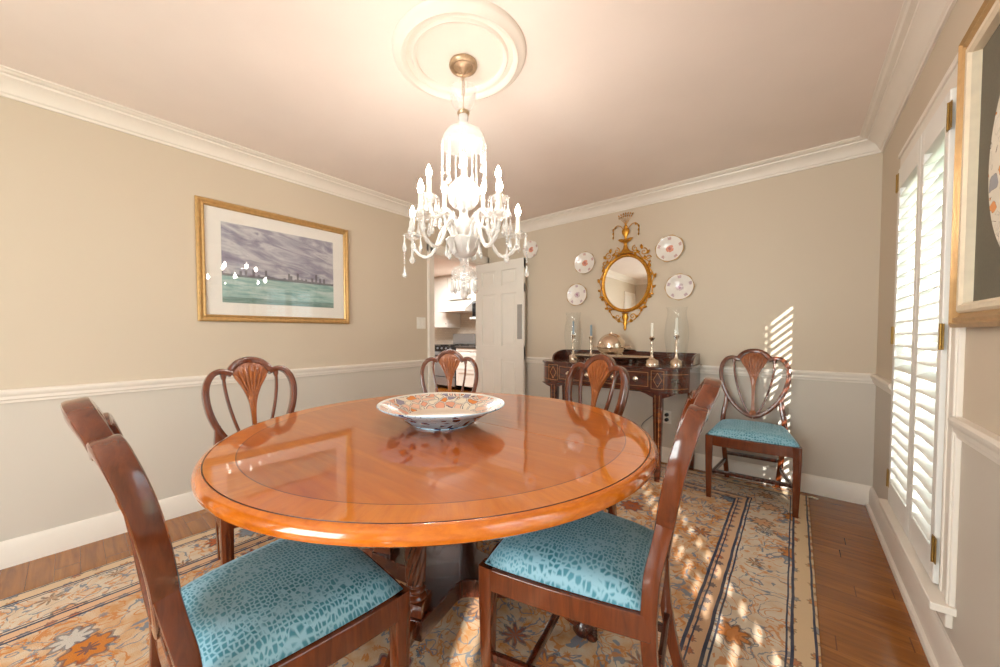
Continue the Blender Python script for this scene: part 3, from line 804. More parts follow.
# ------------------------------------------------------------------ dining table
ZT = .787
tb = thing('dining_table', 'large glossy orange brown pedestal dining table with banded top in the middle of the room', 'table', (TAB[0], TAB[1], RZ))
zt = ZT-RZ
def top_half(sign):
    prof = [(0, zt), (.80, zt), (.968, zt), (.9690, zt-.002), (.9715, zt-.002), (.9725, zt-.0005), (.983, zt-.002), (.992, zt-.008), (.998, zt-.017), (1.0, zt-.026), (.997, zt-.035), (.986, zt-.042), (.962, zt-.046), (.90, zt-.046), (0, zt-.046)]
    m = MB(); n = 160; k = len(prof)
    m.lathe(prof, n, sx=TA, sy=TB)
    me = bpy.data.meshes.new('t'); bm = bmesh.new()
    vs = [bm.verts.new(v) for v in m.v]
    for f in m.f:
        try: bm.faces.new([vs[i] for i in f])
        except ValueError: pass
    bmesh.ops.remove_doubles(bm, verts=bm.verts, dist=1e-5)
    ys = .115
    gm = bm.verts[:]+bm.edges[:]+bm.faces[:]
    r = bmesh.ops.bisect_plane(bm, geom=gm, plane_co=(0, ys+.0012*sign, 0), plane_no=(0, -sign, 0), clear_outer=True)
    bmesh.ops.holes_fill(bm, edges=[e for e in bm.edges if e.is_boundary])
    bmesh.ops.recalc_face_normals(bm, faces=bm.faces)
    me = bpy.data.meshes.new('table_leaf'); 
    for q in ('table_top', 'table_edge', 'groove'): me.materials.append(M[q])
    for f in bm.faces:
        c = f.calc_center_median(); rr = math.hypot(c.x/TA, c.y/TB)
        f.material_index = 0 if (f.normal.z > .9 and rr < .9682) else (2 if .9682 <= rr < .9722 and c.z > zt-.006 else 1)
        f.smooth = True
    bm.to_mesh(me); bm.free(); me.set_sharp_from_angle(angle=R(30))
    o = bpy.data.objects.new('table_leaf', me); C.objects.link(o); o.parent = tb
top_half(-1); top_half(1)
# bearers under the top
m = MB(); m.lathe([(0, zt-.046), (.80, zt-.046), (.80, zt-.062), (0, zt-.062)], 64, sx=TA, sy=TB); m.build('subtop', M['mahogany_dark'], tb)
PR = R(25)
def rotz(a): return Matrix.Rotation(a, 4, 'Z')
m = MB(); m.box(-.26, -.26, zt-.092, .26, .26, zt-.062, mat=rotz(PR+R(45))); m.build('pedestal_block', M['mahogany_dark'], tb, bevel=.003)
# concave platform
pts = []
for q in range(4):
    a0 = PR+q*PI/2
    for s in range(-1, 2, 2): pts.append((.335*math.cos(a0)-s*-.045*math.sin(a0)*1, .335*math.sin(a0)+s*.045*math.cos(a0)) if False else (.335*math.cos(a0)-s*.045*math.sin(a0), .335*math.sin(a0)+s*.045*math.cos(a0)))
    for k in range(1, 12):
        t = k/12; a = a0+R(8)+(PI/2-R(16))*t; rr = .335-.180*math.sin(PI*t)**.7
        pts.append((rr*math.cos(a), rr*math.sin(a)))
m = MB(); m.prism(pts, .118, .190); m.build('platform', M['mahogany_dark'], tb, bevel=.004)
for q in range(4):
    a0 = PR+q*PI/2; cx, cy = .285*math.cos(a0), .285*math.sin(a0)
    loc = Matrix.Translation((cx, cy, 0)) @ rotz(a0)
    # twisted reeded column with turned collars, on a plinth block
    m = MB(); m.box(-.042, -.042, .190, .042, .042, .235, mat=loc)
    m.lathe([(0, .235), (.040, .235), (.042, .242), (.036, .25), (.030, .256), (.036, .264), (.036, .27), (.028, .278), (.031, .286), (.028, .29)], 24, mat=loc)
    vs = []; fs = []; nz, na = 80, 64
    for i in range(nz+1):
        z = .288+(zt-.125-.288)*i/nz; r0 = .030+.006*math.sin(PI*i/nz)
        for k in range(na):
            a = 2*PI*k/na; r2 = r0*(1+.15*math.cos(8*a-z*95)); vs.append((r2*math.cos(a), r2*math.sin(a), z))
    for i in range(nz):
        for k in range(na): fs.append((i*na+k, i*na+(k+1) % na, (i+1)*na+(k+1) % na, (i+1)*na+k))
    m.add(vs, fs, mat=loc)
    zq = zt-.125
    m.lathe([(.028, zq), (.036, zq+.006), (.030, zq+.014), (.038, zq+.024), (.038, zq+.033)], 24, mat=loc)
    m.build('column', M['mahogany'], tb, bevel=.002, angle=60)
    # sabre leg with carved paw
    lg = MB(); P = [(.30, .15), (.38, .150), (.45, .118), (.505, .075), (.545, .048)]
    path = spline([(r2*math.cos(a0), r2*math.sin(a0), z) for r2, z in P], 5); n = len(path)
    side = (-math.sin(a0), math.cos(a0), 0)
    lg.sweep(path, .062, .052, side, taper=[1-.35*i/(n-1) for i in range(n)], rnd=.3)
    leg = lg.build('leg', M['mahogany'], tb)
    pw = MB()
    pl = Matrix.Translation((.565*math.cos(a0), .565*math.sin(a0), 0)) @ rotz(a0)
    pw.lathe([(0, 0), (.026, .001), (.032, .014), (.030, .034), (.020, .052), (0, .058)], 16, sx=1.25, mat=pl)
    for k in range(4):
        pw.lathe([(0, 0), (.010, .001), (.013, .010), (.010, .022), (0, .027)], 10, sx=1.7, mat=pl @ Matrix.Translation((.030, (k-1.5)*.017, 0)))
    pw.build('paw_foot', M['mahogany_dark'], leg)

# imari bowl
m = MB(); 
def sc(a): return 1+.012*math.cos(12*a)
inn = [(0, .022), (.12, .024), (.152, .034), (.172, .050), (.215, .068), (.255, .084), (.263, .088)]
outp = [(.263, .088), (.266, .086), (.262, .081), (.215, .060), (.178, .040), (.150, .016), (.118, .006), (.118, 0), (.108, 0), (.106, .008), (0, .010)]
m.lathe(inn, 72, wob=lambda a: 1, mi=0); m.lathe(outp, 72, mi=1)
o = m.build('porcelain_bowl', [M['bowl_in'], M['bowl_out']], loc=(TAB[0]-.012, TAB[1]-.008, ZT+.0005), angle=50)
tag(o, 'wide shallow imari bowl with orange and ivory rim, in the middle of the dining table', 'bowl')

# ------------------------------------------------------------------ chandelier
CX, CY = -1.196, 1.250
m = MB(); m.lathe([(0, ZC-.004), (.20, ZC-.006), (.205, ZC-.018), (.216, ZC-.022), (.224, ZC-.012), (.245, ZC-.012), (.252, ZC-.026), (.266, ZC-.030), (.276, ZC-.020), (.290, ZC-.016), (.302, ZC-.010), (.305, ZC), (0, ZC)], 72, (-1.184, 1.215, 0))
o = m.build('ceiling_medallion', M['trim'], angle=50)
tag(o, 'round white moulded medallion on the ceiling above the chandelier', 'medallion')
ch = thing('chandelier', 'ten light cut crystal chandelier with lit candle bulbs hanging over the dining table', 'chandelier', (CX, CY, ZC-.006))
def zc(z): return z-(ZC-.006)
m = MB(); m.lathe([(0, 2.434), (.064, 2.434), (.067, 2.424), (.062, 2.414), (.052, 2.412), (.046, 2.418), (.030, 2.412), (.016, 2.402), (.008, 2.390), (0, 2.388)], 40, (0, 0, -(ZC-.006))); m.build('canopy', M['bronze'], ch, angle=60)['label'] = 'bronze ceiling canopy'
m = MB()
for i in range(5):
    z = 2.384-.018*i; a = i % 2*PI/2
    pts = [(.008*math.cos(t)*math.cos(a), .008*math.cos(t)*math.sin(a), zc(z-.010)+.014*math.sin(t)) for t in [2*PI*k/14 for k in range(14)]]
    m.tube(pts, .0022, 6, closed=True)
m.tube([(0, 0, zc(2.30)), (0, 0, zc(2.195))], .0035, 8)
m.build('chain', M['bronze'], ch)
def zl(p): return [(r, zc(z)) for r, z in p]
m = MB(); m.lathe(zl([(.058, 2.318), (.062, 2.316), (.062, 2.29), (.058, 2.262), (.042, 2.232), (.024, 2.212), (.021, 2.214), (.038, 2.236), (.054, 2.264), (.057, 2.29), (.058, 2.316)]), 36, wob=lambda a: 1+.03*math.cos(12*a)); m.build('glass_cup', M['crystal_thin'], ch)
m = MB(); m.lathe(zl([(.0, 2.214), (.026, 2.214), (.030, 2.206), (.026, 2.198), (0, 2.196)]), 24); m.build('collar', M['bronze'], ch)
m = MB(); m.lathe(zl([(0, 2.196), (.022, 2.196), (.024, 2.18), (.020, 2.165), (.024, 2.15), (.024, 2.14), (0, 2.14)]), 24); m.build('neck', M['crystal'], ch)
m = MB(); m.lathe(zl([(.012, 2.142), (.05, 2.137), (.082, 2.118), (.100, 2.088), (.107, 2.055), (.104, 2.054), (.096, 2.086), (.079, 2.113), (.048, 2.131), (.012, 2.136)]), 48, wob=lambda a: 1+.025*math.cos(16*a)); m.build('top_dome', M['crystal_thin'], ch)
m = MB()   # stem and urns
m.lathe(zl([(0, 2.14), (.008, 2.14), (.008, 2.0), (.018, 1.985), (.020, 1.96), (.012, 1.945), (.010, 1.92), (.022, 1.905), (.050, 1.885), (.072, 1.855), (.078, 1.825), (.068, 1.79), (.044, 1.765), (.022, 1.75), (.020, 1.73), (.034, 1.70), (.040, 1.67), (.034, 1.64), (.022, 1.61), (.018, 1.575), (.03, 1.56), (0, 1.555)]), 36, wob=lambda a: 1+.03*math.cos(12*a)); m.build('stem', M['crystal'], ch)
m = MB(); m.lathe(zl([(.0, 1.56), (.03, 1.565), (.07, 1.60), (.084, 1.615), (.086, 1.611), (.074, 1.585), (.06, 1.55), (.035, 1.53), (0, 1.525)]), 40, wob=lambda a: 1+.04*math.cos(14*a)); m.build('hub_bowl', M['crystal'], ch)
m = MB(); m.lathe(zl([(.016, 1.53), (.018, 1.50), (.030, 1.488), (.052, 1.478), (.062, 1.455), (.060, 1.43), (.056, 1.43), (.057, 1.453), (.048, 1.472), (.026, 1.482), (.012, 1.49)]), 36, wob=lambda a: 1+.03*math.cos(12*a)); m.build('lower_bell', M['crystal_thin'], ch)
def drop(m, x, y, z, L, w):
    """faceted pear drop hanging from (x,y,z)"""
    pr = [(.0, 0), (w*.25, -L*.12), (w*.5, -L*.5), (w, -L*.78), (w*.6, -L*.93), (0, -L)]
    m.lathe(pr, 6, (x, y, z), smooth=False)
def bead(m, x, y, z, r): m.lathe([(0, r), (r*.8, r*.4), (r*.8, -r*.4), (0, -r)], 6, (x, y, z))
def string(m, x, y, z0, z1, r, step):
    z = z0
    while z > z1: bead(m, x, y, zc(z), r); z -= step
for k in range(12):                                     # strings hung from the dome
    a = 2*PI*k/12+.1; x, y = .104*math.cos(a), .104*math.sin(a)
    m = MB(); ln = 2.052-(.15 if k % 2 else .11); string(m, x, y, 2.052, ln, .0062, .0115); drop(m, x, y, zc(ln), .055 if k % 2 else .04, .010)
    m.build('bead_string', M['crystal'], ch, angle=10)
for k in range(10):                                     # prisms round the lower bell
    a = 2*PI*k/10; m = MB(); x, y = .060*math.cos(a), .060*math.sin(a)
    bead(m, x, y, zc(1.428), .006); drop(m, x, y, zc(1.42), .062, .010); m.build('crystal_drop', M['crystal'], ch, angle=10)
m = MB(); string(m, 0, 0, 1.485, 1.40, .010, .02); m.lathe(zl([(0, 1.395), (.018, 1.375), (.022, 1.352), (.014, 1.335), (0, 1.328)]), 12, smooth=False); m.build('finial', M['crystal'], ch, angle=10)
for k in range(8):
    a = 2*PI*k/8+.2; m = MB(); x, y = .084*math.cos(a), .084*math.sin(a); bead(m, x, y, zc(1.605), .006); drop(m, x, y, zc(1.597), .07, .010); m.build('crystal_drop', M['crystal'], ch, angle=10)
view = math.atan2(-CY, -CX)                             # from the chandelier toward the camera
def branch(a, prof, ztip, rtip, lng):
    ca, sa = math.cos(a), math.sin(a)
    m = MB(); p = spline([(r*ca, r*sa, zc(z)) for r, z in prof], 6)
    m.tube(p, [.0085+.0015*math.sin(i*1.4) for i in range(len(p))], 10)
    arm = m.build('arm', M['crystal'], ch, angle=60)
    x, y = rtip*ca, rtip*sa; L = (x, y, 0)
    m = MB(); m.lathe(zl([(0, ztip-.012), (.012, ztip-.012), (.020, ztip-.004), (.044, ztip+.006), (.050, ztip+.014), (.047, ztip+.015), (.022, ztip+.004), (.014, ztip+.004), (.016, ztip+.018), (.022, ztip+.03), (.019, ztip+.03), (.012, ztip+.014), (0, ztip+.01)]), 28, L, wob=lambda t: 1+.04*math.cos(10*t)); m.build('bobeche', M['crystal_thin'], arm)
    m = MB(); m.lathe(zl([(0, ztip+.012), (.0105, ztip+.012), (.0105, ztip+.105), (0, ztip+.105)]), 16, L); m.build('candle_tube', M['candle'], arm)
    m = MB(); m.lathe(zl([(0, ztip+.104), (.007, ztip+.106), (.0135, ztip+.122), (.0125, ztip+.136), (.006, ztip+.152), (.0015, ztip+.163), (0, ztip+.165)]), 16, L); m.build('flame_bulb', M['bulb'], arm)['label'] = 'lit flame shaped bulb'
    for k in range(6):
        t = a+2*PI*k/6; xx, yy = x+.046*math.cos(t), y+.046*math.sin(t); m = MB()
        bead(m, xx, yy, zc(ztip+.006), .0055)
        drop(m, xx, yy, zc(ztip-.001), .066, .0115); m.build('crystal_drop', M['crystal'], arm, angle=10)
    if lng:
        m = MB(); zs = ztip-.06; xx, yy = x+.048*ca, y+.048*sa
        string(m, xx, yy, zs, zs-.07, .006, .012); drop(m, xx, yy, zc(zs-.075), .06, .013); m.build('pendant', M['crystal'], arm, angle=10)
LOW = [(.05, 1.575), (.06, 1.63), (.075, 1.668), (.100, 1.68), (.125, 1.65), (.145, 1.595), (.175, 1.553), (.215, 1.548), (.258, 1.58), (.278, 1.632)]
UPP = [(.05, 1.585), (.055, 1.66), (.062, 1.72), (.078, 1.745), (.098, 1.735), (.118, 1.712), (.142, 1.71), (.160, 1.735), (.168, 1.768)]
for k in range(5):
    branch(view-R(4)+2*PI*k/5+PI/5, LOW, 1.645, .278, True)
    branch(view+2*PI*k/5, UPP, 1.778, .168, False)

# ------------------------------------------------------------------ picture on the left wall
def frame_parts(parent, mb_prof, w, h, mat, name='frame', axis='x'):
    """mitred frame: profile [(in, out)] measured from the outer edge inwards"""
    m = MB(); n = len(mb_prof)
    corners = [(-1, -1), (1, -1), (1, 1), (-1, 1)]
    vs = []
    for cx, cz in corners:
        for i, o in mb_prof: vs.append((o, cx*(w/2-i), cz*(h/2-i)))
    fs = []
    for c in range(4):
        d2 = (c+1) % 4
        for q in range(n): fs.append((c*n+q, d2*n+q, d2*n+(q+1) % n, c*n+(q+1) % n))
    m.add(vs, fs, 0, False); return m.build(name, mat, parent, angle=30)
pw, phh = 1.065, .815
pic = thing('framed_picture', 'watercolour of a grey skyline over green water in a gold frame on the left wall', 'picture', (XL, 1.081, 1.66))
frame_parts(pic, [(0, .002), (0, .018), (.008, .026), (.016, .028), (.03, .020), (.040, .024), (.046, .018), (.046, .002)], pw, phh, M['frame_gold'])
m = MB(); m.box(.004, -pw/2+.044, -phh/2+.044, .008, pw/2-.044, phh/2-.044); m.build('mat', M['paper'], pic)
m = MB(); m.box(.006, -.394, -.275, .0095, .394, .275); m.build('print', M['watercolour'], pic)
m = MB(); m.box(.0125, -pw/2+.042, -phh/2+.042, .0145, pw/2-.042, phh/2-.042); m.build('glass', M['picture_glass'], pic)

# framed charger on the right wall
fw, fh = .90, .90
fc = thing('shadow_box_frame', 'deep gold and ivory shadow box frame on the right wall beside the shuttered window', 'frame', (XR-.002, 1.885-fw/2, 1.63), PI)
frame_parts(fc, [(0, .002), (0, .030), (.012, .036), (.018, .028), (.028, .032), (.040, .020), (.046, .020), (.046, .002)], fw, fh, M['champagne'])
frame_parts(fc, [(.045, .002), (.045, .024), (.052, .030), (.066, .030), (.074, .022), (.074, .002)], fw, fh, M['frame_ivory'], 'inner_frame')
m = MB(); m.box(.0, -fw/2+.02, -fh/2+.02, .003, fw/2-.02, fh/2-.02); m.build('backing', M['mat_grey'], fc)
m = MB(); rot = Matrix.Rotation(PI/2, 4, 'Y')
m.lathe([(0, .003), (.14, .004), (.17, .009), (.235, .016), (.252, .018), (.250, .014), (.17, .006), (0, .0005)], 64, sx=1.12, sy=1.0, mat=rot)
o = m.build('porcelain_charger', M['charger'], angle=50); o.location = (XR-.0055, 1.40, 1.60); o.rotation_euler = (0, 0, PI)
tag(o, 'large patterned porcelain charger mounted inside the gold shadow box at the right edge', 'plate')

# ------------------------------------------------------------------ mirror
mr = thing('wall_mirror', 'oval gilt mirror with urn finial and leaf scrolls above the sideboard', 'mirror', (-1.228, YB, 1.644))
GA, GB = .205, .252
m = MB(); m.lathe([(0, 0), (1, 0)], 64, sx=GA, sy=GB, mat=Matrix.Translation((0, -.012, 0)) @ Matrix.Rotation(PI/2, 4, 'X')); m.build('glass', M['mirror'], mr)
m = MB(); n = 72; pr = [(-.006, -.010), (-.004, -.018), (.004, -.026), (.014, -.028), (.022, -.022), (.028, -.014), (.028, -.001), (-.006, -.001)]
vs = []; fs = []
for i in range(n):
    a = 2*PI*i/n
    for d2, yv in pr: vs.append(((GA+d2)*math.cos(a), yv, (GB+d2)*math.sin(a)))
k = len(pr)
for i in range(n):
    j = (i+1) % n
    for q in range(k): fs.append((i*k+q, j*k+q, j*k+(q+1) % k, i*k+(q+1) % k))
m.add(vs, fs)
for i in range(60):                                     # beaded sight edge
    a = 2*PI*i/60; m.lathe([(0, .004), (.0035, .002), (.0035, -.002), (0, -.004)], 6, ((GA+.009)*math.cos(a), -.028, (GB+.009)*math.sin(a)))
m.build('frame', M['gold'], mr)
def leaf(m, x, z, ang, L, w, y=-.012):
    """small modelled leaf with a raised midrib"""
    c, s = math.cos(ang), math.sin(ang); vs = []
    rows = [(0, .15), (.25, .8), (.5, 1), (.75, .7), (1, .05)]
    for t, q in rows:
        for e, dy in ((-1, 0), (0, -.008), (1, 0), (0, .004)):
            u = t*L; v = e*q*w; vs.append((x+u*c-v*s, y+dy*q-.006*math.sin(PI*t), z+u*s+v*c))
    fs = []
    for i in range(4):
        for q in range(4): fs.append((i*4+q, i*4+(q+1) % 4, i*4+4+(q+1) % 4, i*4+4+q))
    fs += [(0, 1, 2, 3), (16, 19, 18, 17)]
    m.add(vs, fs)
def scroll(m, cx, cz, r0, a0, turns, s, y=-.012, th=.005):
    p = []
    for i in range(22):
        t = i/21; r2 = r0*(1-.8*t); a = a0+s*turns*2*PI*t
        p.append((cx+r2*math.cos(a), y, cz+r2*math.sin(a)))
    m.tube(p, [th*(1-.4*i/21) for i in range(22)], 7)
for s in (-1, 1):
    m = MB(); path = []
    for i in range(15):                                  # vine outside the oval
        a = R(72-i*9.4); rx, rz = GA+.042+.010*math.sin(i*2.1), GB+.044+.010*math.sin(i*2.1)
        path.append((s*rx*math.cos(a), -.014, rz*math.sin(a)))
    m.tube(spline(path, 3), .0045, 6)
    for i in range(15):
        x, y, z = path[i]; a = math.atan2(z, x)
        leaf(m, x, z, a+s*(.9 if i % 2 else -2.2), .038, .012)
        if i % 3 == 1: m.lathe([(0, .010), (.008, .004), (.009, -.004), (0, -.010)], 8, (x*1.04, -.016, z*1.04))
    scroll(m, s*.085, .318, .030, PI/2, 1.2, s); scroll(m, s*.165, .275, .034, PI/2, 1.2, -s); scroll(m, s*.205, .215, .024, 0, 1.1, s)
    leaf(m, s*.150, .300, PI/2+s*.2, .05, .014); leaf(m, s*.19, .25, PI/2-s*.6, .045, .013)
    m.build('leaf_scroll', M['gold'], mr)
m = MB()                                                 # plinth, urn and its leaves
m.lathe([(0, .275), (.075, .275), (.070, .290), (.045, .300), (.026, .325), (.018, .35), (.014, .372), (.024, .385), (.044, .392), (.052, .400), (.03, .41), (.012, .418), (.012, .44), (.022, .452), (.034, .475), (.036, .497), (.026, .515), (.014, .522), (.02, .53), (.010, .545), (.005, .56), (0, .572)], 24, (0, -.02, 0), sy=.4)
for s in (-1, 1): leaf(m, 0, .395, PI/2-s*1.25, .075, .016, -.022)
m.build('urn_finial', M['gold'], mr)
m = MB()
for s in (-1, 1):                                        # drooping husks either side of the urn
    p = [(s*.02, -.016, .51), (s*.05, -.018, .545), (s*.085, -.018, .555), (s*.11, -.018, .535), (s*.118, -.018, .50), (s*.118, -.018, .46)]
    m.tube(spline(p, 4), .0035, 6)
    for q in (2, 3, 4, 5): leaf(m, p[q][0], p[q][2], -PI/2+s*(.5 if q < 4 else 0), .03, .008, -.018)
for k in range(7):                                       # wheat sprigs on wires
    a = (k-3)*.17; x1, z1 = .16*math.sin(a)+0, .545+.10*math.cos(a)
    m.tube([(0, -.018, .55), (x1*.6, -.018, .585+.03*math.cos(a)), (x1*.75, -.018, z1)], .0014, 5)
    leaf(m, x1*.75, z1, PI/2-a, .026, .006, -.018); leaf(m, x1*.7, z1-.018, PI/2-a+.5, .02, .005, -.018)
m.build('wheat_spray', M['gold'], mr)
m = MB()
for s in (-1, 1):
    p = [(s*.155, -.012, -.225), (s*.135, -.012, -.29), (s*.10, -.012, -.335), (s*.055, -.012, -.365), (0, -.012, -.375)]
    q = spline(p, 5); m.tube(q, .004, 6)
    for i in range(1, len(q)-2, 3): leaf(m, q[i].x, q[i].z, PI*.5+s*(2.2 if i % 2 else -.6), .034, .011)
    scroll(m, s*.07, -.318, .028, 0, 1.1, s)
m.lathe([(0, -.455), (.008, -.45), (.014, -.43), (.012, -.405), (.022, -.385), (.016, -.365), (.024, -.345), (.032, -.325), (.022, -.30), (.036, -.285), (0, -.28)], 16, (0, -.014, 0), sy=.45)
m.build('pendant_drop', M['gold'], mr)

# ------------------------------------------------------------------ wall plates
def wall_plate(x, z, mat, label, rad=.116, spin=0):
    m = MB(); rot = Matrix.Rotation(PI/2, 4, 'X')
    k = rad/.116
    pr = [(0, .006), (.066, .007), (.074, .012), (.108, .021), (.116, .023), (.1165, .020), (.076, .006), (.06, .001), (0, .001)]
    m.lathe([(r*k, z2) for r, z2 in pr], 64, wob=lambda a: 1+.030*math.cos(8*(a+spin)), mat=rot)
    o = m.build('wall_plate', mat, angle=50); o.location = (x, YB-.001, z)
    tag(o, label, 'plate', 'porcelain plates around the mirror')
wall_plate(-.848, 1.912, M['plate_a'], 'scalloped white plate with an orange pink flower, upper of the two right of the mirror', .116, .2)
wall_plate(-.765, 1.567, M['plate_b'], 'scalloped white plate with a pale mauve centre, lower of the two right of the mirror', .114, 0)
wall_plate(-1.642, 1.890, M['plate_a'], 'scalloped white plate with a pink flower, upper of the two left of the mirror', .112, .1)
wall_plate(-1.726, 1.570, M['plate_b'], 'scalloped white plate above the left hurricane glass, lower of the two left of the mirror', .114, .3)
wall_plate(-2.30, 2.13, M['plate_a'], 'scalloped plate highest on the back wall, half hidden behind the chandelier crystals', .10, 0)

# ------------------------------------------------------------------ sideboard
SX0, SX1, SY, ST = -1.87, -.60, 2.955, .905
sb = thing('sideboard', 'dark inlaid mahogany serving table with rounded ends against the back wall', 'sideboard', ((SX0+SX1)/2, SY, 0))
sw = (SX1-SX0)/2; SD = YB-.005-SY
def splan(off=0, r=.19):
    """plan outline: flat front, quarter-round corners, straight ends"""
    p = [(-sw-off, SD)]
    for i in range(13):
        a = PI+PI/2*i/12; p.append((-sw+r+(r+off)*math.cos(a), r+(r+off)*math.sin(a)))
    for i in range(13):
        a = 1.5*PI+PI/2*i/12; p.append((sw-r+(r+off)*math.cos(a), r+(r+off)*math.sin(a)))
    p.append((sw+off, SD)); return p
m = MB(); m.prism(splan(.012), ST-.020, ST); m.build('top', M['sideboard'], sb, bevel=.004, angle=30)
m = MB(); m.prism(splan(0), .705, ST-.020); m.build('apron', M['sideboard'], sb, angle=30)
def inlay(m, pts, y, w=.0035):
    n = len(pts)
    for i in range(n):
        a, b2 = Vector((pts[i][0], y, pts[i][1])), Vector((pts[(i+1) % n][0], y, pts[(i+1) % n][1]))
        m.sweep([a, b2], w, .003, (0, 1, 0), rnd=.1)
def rect(x0, x1, z0, z1): return [(x0, z0), (x1, z0), (x1, z1), (x0, z1)]
m = MB()
LX = sw-.185                                             # leg line
for s in (-1, 1):
    cx = s*(LX)
    inlay(m, rect(cx-.045, cx+.045, .735, .875), -.001); inlay(m, [(cx, .75), (cx+.03, .805), (cx, .86), (cx-.03, .805)], -.001)
    # lines round the curved end
    for z in (.740, .850):
        p = []
        for i in range(9):
            a = (1.5*PI+PI/2*(i+1.2)/11) if s > 0 else (1.5*PI-PI/2*(i+1.2)/11); p.append((s*(sw-.19)+.1905*math.cos(a), .19+.1905*math.sin(a), z))
        m.sweep(p, .0035, .003, (0, .3, 1), rnd=.1)
inlay(m, [(-LX+.05, .715), (LX-.05, .715)], -.001)
m.build('inlay', M['inlay'], sb)
knobs = ((-.36, -.20), (.12, .30))
for x0, x1 in ((-LX+.055, -.01), (.01, LX-.055)):
    d2 = MB(); d2.box(x0, -.006, .738, x1, .02, .872); dr = d2.build('drawer', M['sideboard'], sb, bevel=.002)
    il = MB(); inlay(il, rect(x0+.012, x1-.012, .750, .860), -.0065); il.build('inlay', M['inlay'], dr)
    for f in (.28, .74):
        kn = MB(); kx = x0+(x1-x0)*f
        kn.lathe([(0, 0), (.010, 0), (.010, .008), (.020, .014), (.022, .022), (.016, .030), (0, .033)], 18, mat=Matrix.Translation((kx, -.006, .805)) @ Matrix.Rotation(PI/2, 4, 'X'))
        kn.build('knob', M['silver_warm'], dr)['label'] = 'round pale metal knob'
# shaped corner brackets below the apron
for s in (-1, 1):
    for s2 in (-1, 1):
        cx = s*LX+s2*.032; q = [(cx, .706), (cx, .665), (cx+s2*.05, .69), (cx+s2*.10, .706)]
        if s2 == s: q = [(cx, .706), (cx, .665), (cx+s2*.04, .68), (cx+s2*.09, .706)]
        m = MB(); m.prism(q if s2 > 0 else q[::-1], .004, .03, 'y'); m.build('bracket', M['sideboard'], sb)
for s in (-1, 1):
    for y in (.03, SD-.05):
        x = s*LX if y < .1 else s*(sw-.045)
        l2 = MB(); l2.sweep([(x, y, .71), (x, y, .62), (x, y, .12), (x, y, .0125 if y < .1 else .001)], .066, .062, (0, 1, 0), taper=[1, 1, .66, .56], rnd=.1)
        lo = l2.build('leg', M['sideboard'], sb)
        if y < .1:
            il = MB()
            for o2 in (-.016, .016): il.sweep([(x+o2, y-.0312, .69), (x+o2*.9, y-.0312, .62), (x+o2*.6, y-.0215, .14)], .003, .003, (0, 1, 0), rnd=.1)
            il.build('inlay', M['inlay'], lo)
# gallery: back board and swept ends
m = MB(); m.prism([(-sw+.02, ST), (sw-.02, ST), (sw-.02, ST+.088), (.12, ST+.092), (.10, ST+.105), (-.10, ST+.105), (-.12, ST+.092), (-sw+.02, ST+.088)], SD-.02, SD-.002, 'y')
for s in (-1, 1):
    pr = [(SD, ST)]+[(SD-.02-.24*math.sin(PI/2*i/10), ST+.088*math.cos(PI/2*i/10)**.8) for i in range(11)]+[]
    pr = [(SD-.002, ST), (SD-.002, ST+.088)]+[(SD-.03-.24*math.sin(PI/2*i/10), ST+.088*max(0, math.cos(PI/2*i/10))**.8) for i in range(11)]
    m.prism(pr, s*(sw-.012)-.009, s*(sw-.012)+.009, 'x')
m.build('gallery', M['sideboard'], sb, bevel=.003)

# ---- on the sideboard
ZS = ST+.0005
def candlestick(x, y, label, wax, h=.235, hc=.12, base=.058):
    t = thing('candlestick', label, 'candlestick', (x, y, ZS), 0, 'silver candlesticks on the sideboard')
    m = MB(); k = h/.235
    m.lathe([(0, 0), (base, 0), (base, .006), (base*.9, .014), (base*.84, .034), (base*.45, .046), (.014, .056), (.010, .09*k), (.016, .105*k), (.010, .118*k), (.008, .16*k), (.014, .172*k), (.009, .182*k), (.012, .20*k), (.022, .215*k), (.024, .222*k), (.014, .226*k), (.013, h), (0, h)], 28)
    m.build('stick', M['silver_warm'], t, angle=60)
    m = MB(); m.lathe([(0, h-.004), (.0105, h-.004), (.0095, h+hc), (.003, h+hc+.004), (0, h+hc+.004)], 14); c = m.build('candle', wax, t)
    m = MB(); m.tube([(0, 0, h+hc), (.001, 0, h+hc+.012)], .001, 5); m.build('wick', M['black'], c)
    return t
def hurricane(x, y, label, rad=.088, h=.47):
    m = MB()
    pr = [(rad*.80, 0), (rad*.84, .004), (rad*.78, .05), (rad*.86, .12), (rad*.98, .20), (rad, .26), (rad*.93, .33), (rad*.78, .40), (rad*.76, .43), (rad*.86, h)]
    m.lathe(pr, 44)
    o = m.build('hurricane_glass', M['hurricane'], loc=(x, y, ZS), angle=60)
    tag(o, label, 'glass', 'hurricane glasses on the sideboard')
candlestick(-.720, 3.235, 'silver candlestick inside the right hurricane glass on the sideboard', M['candle'], .25, .13, .05)
hurricane(-.720, 3.235, 'tall clear hurricane glass at the right end of the sideboard')
candlestick(-.885, 3.16, 'silver candlestick with short ivory candle standing right of the silver tray', M['candle'], .235, .105, .058)
candlestick(-1.687, 3.36, 'silver candlestick with candle greyed as if backlit inside the left hurricane glass on the sideboard', M['candle_backlit'], .25, .13, .05)
hurricane(-1.687, 3.36, 'tall clear hurricane glass at the left end of the sideboard')
candlestick(-1.530, 3.43, 'silver candlestick with candle greyed as if backlit, behind the tray, left of the domed silver server', M['candle_backlit'], .235, .105, .05)
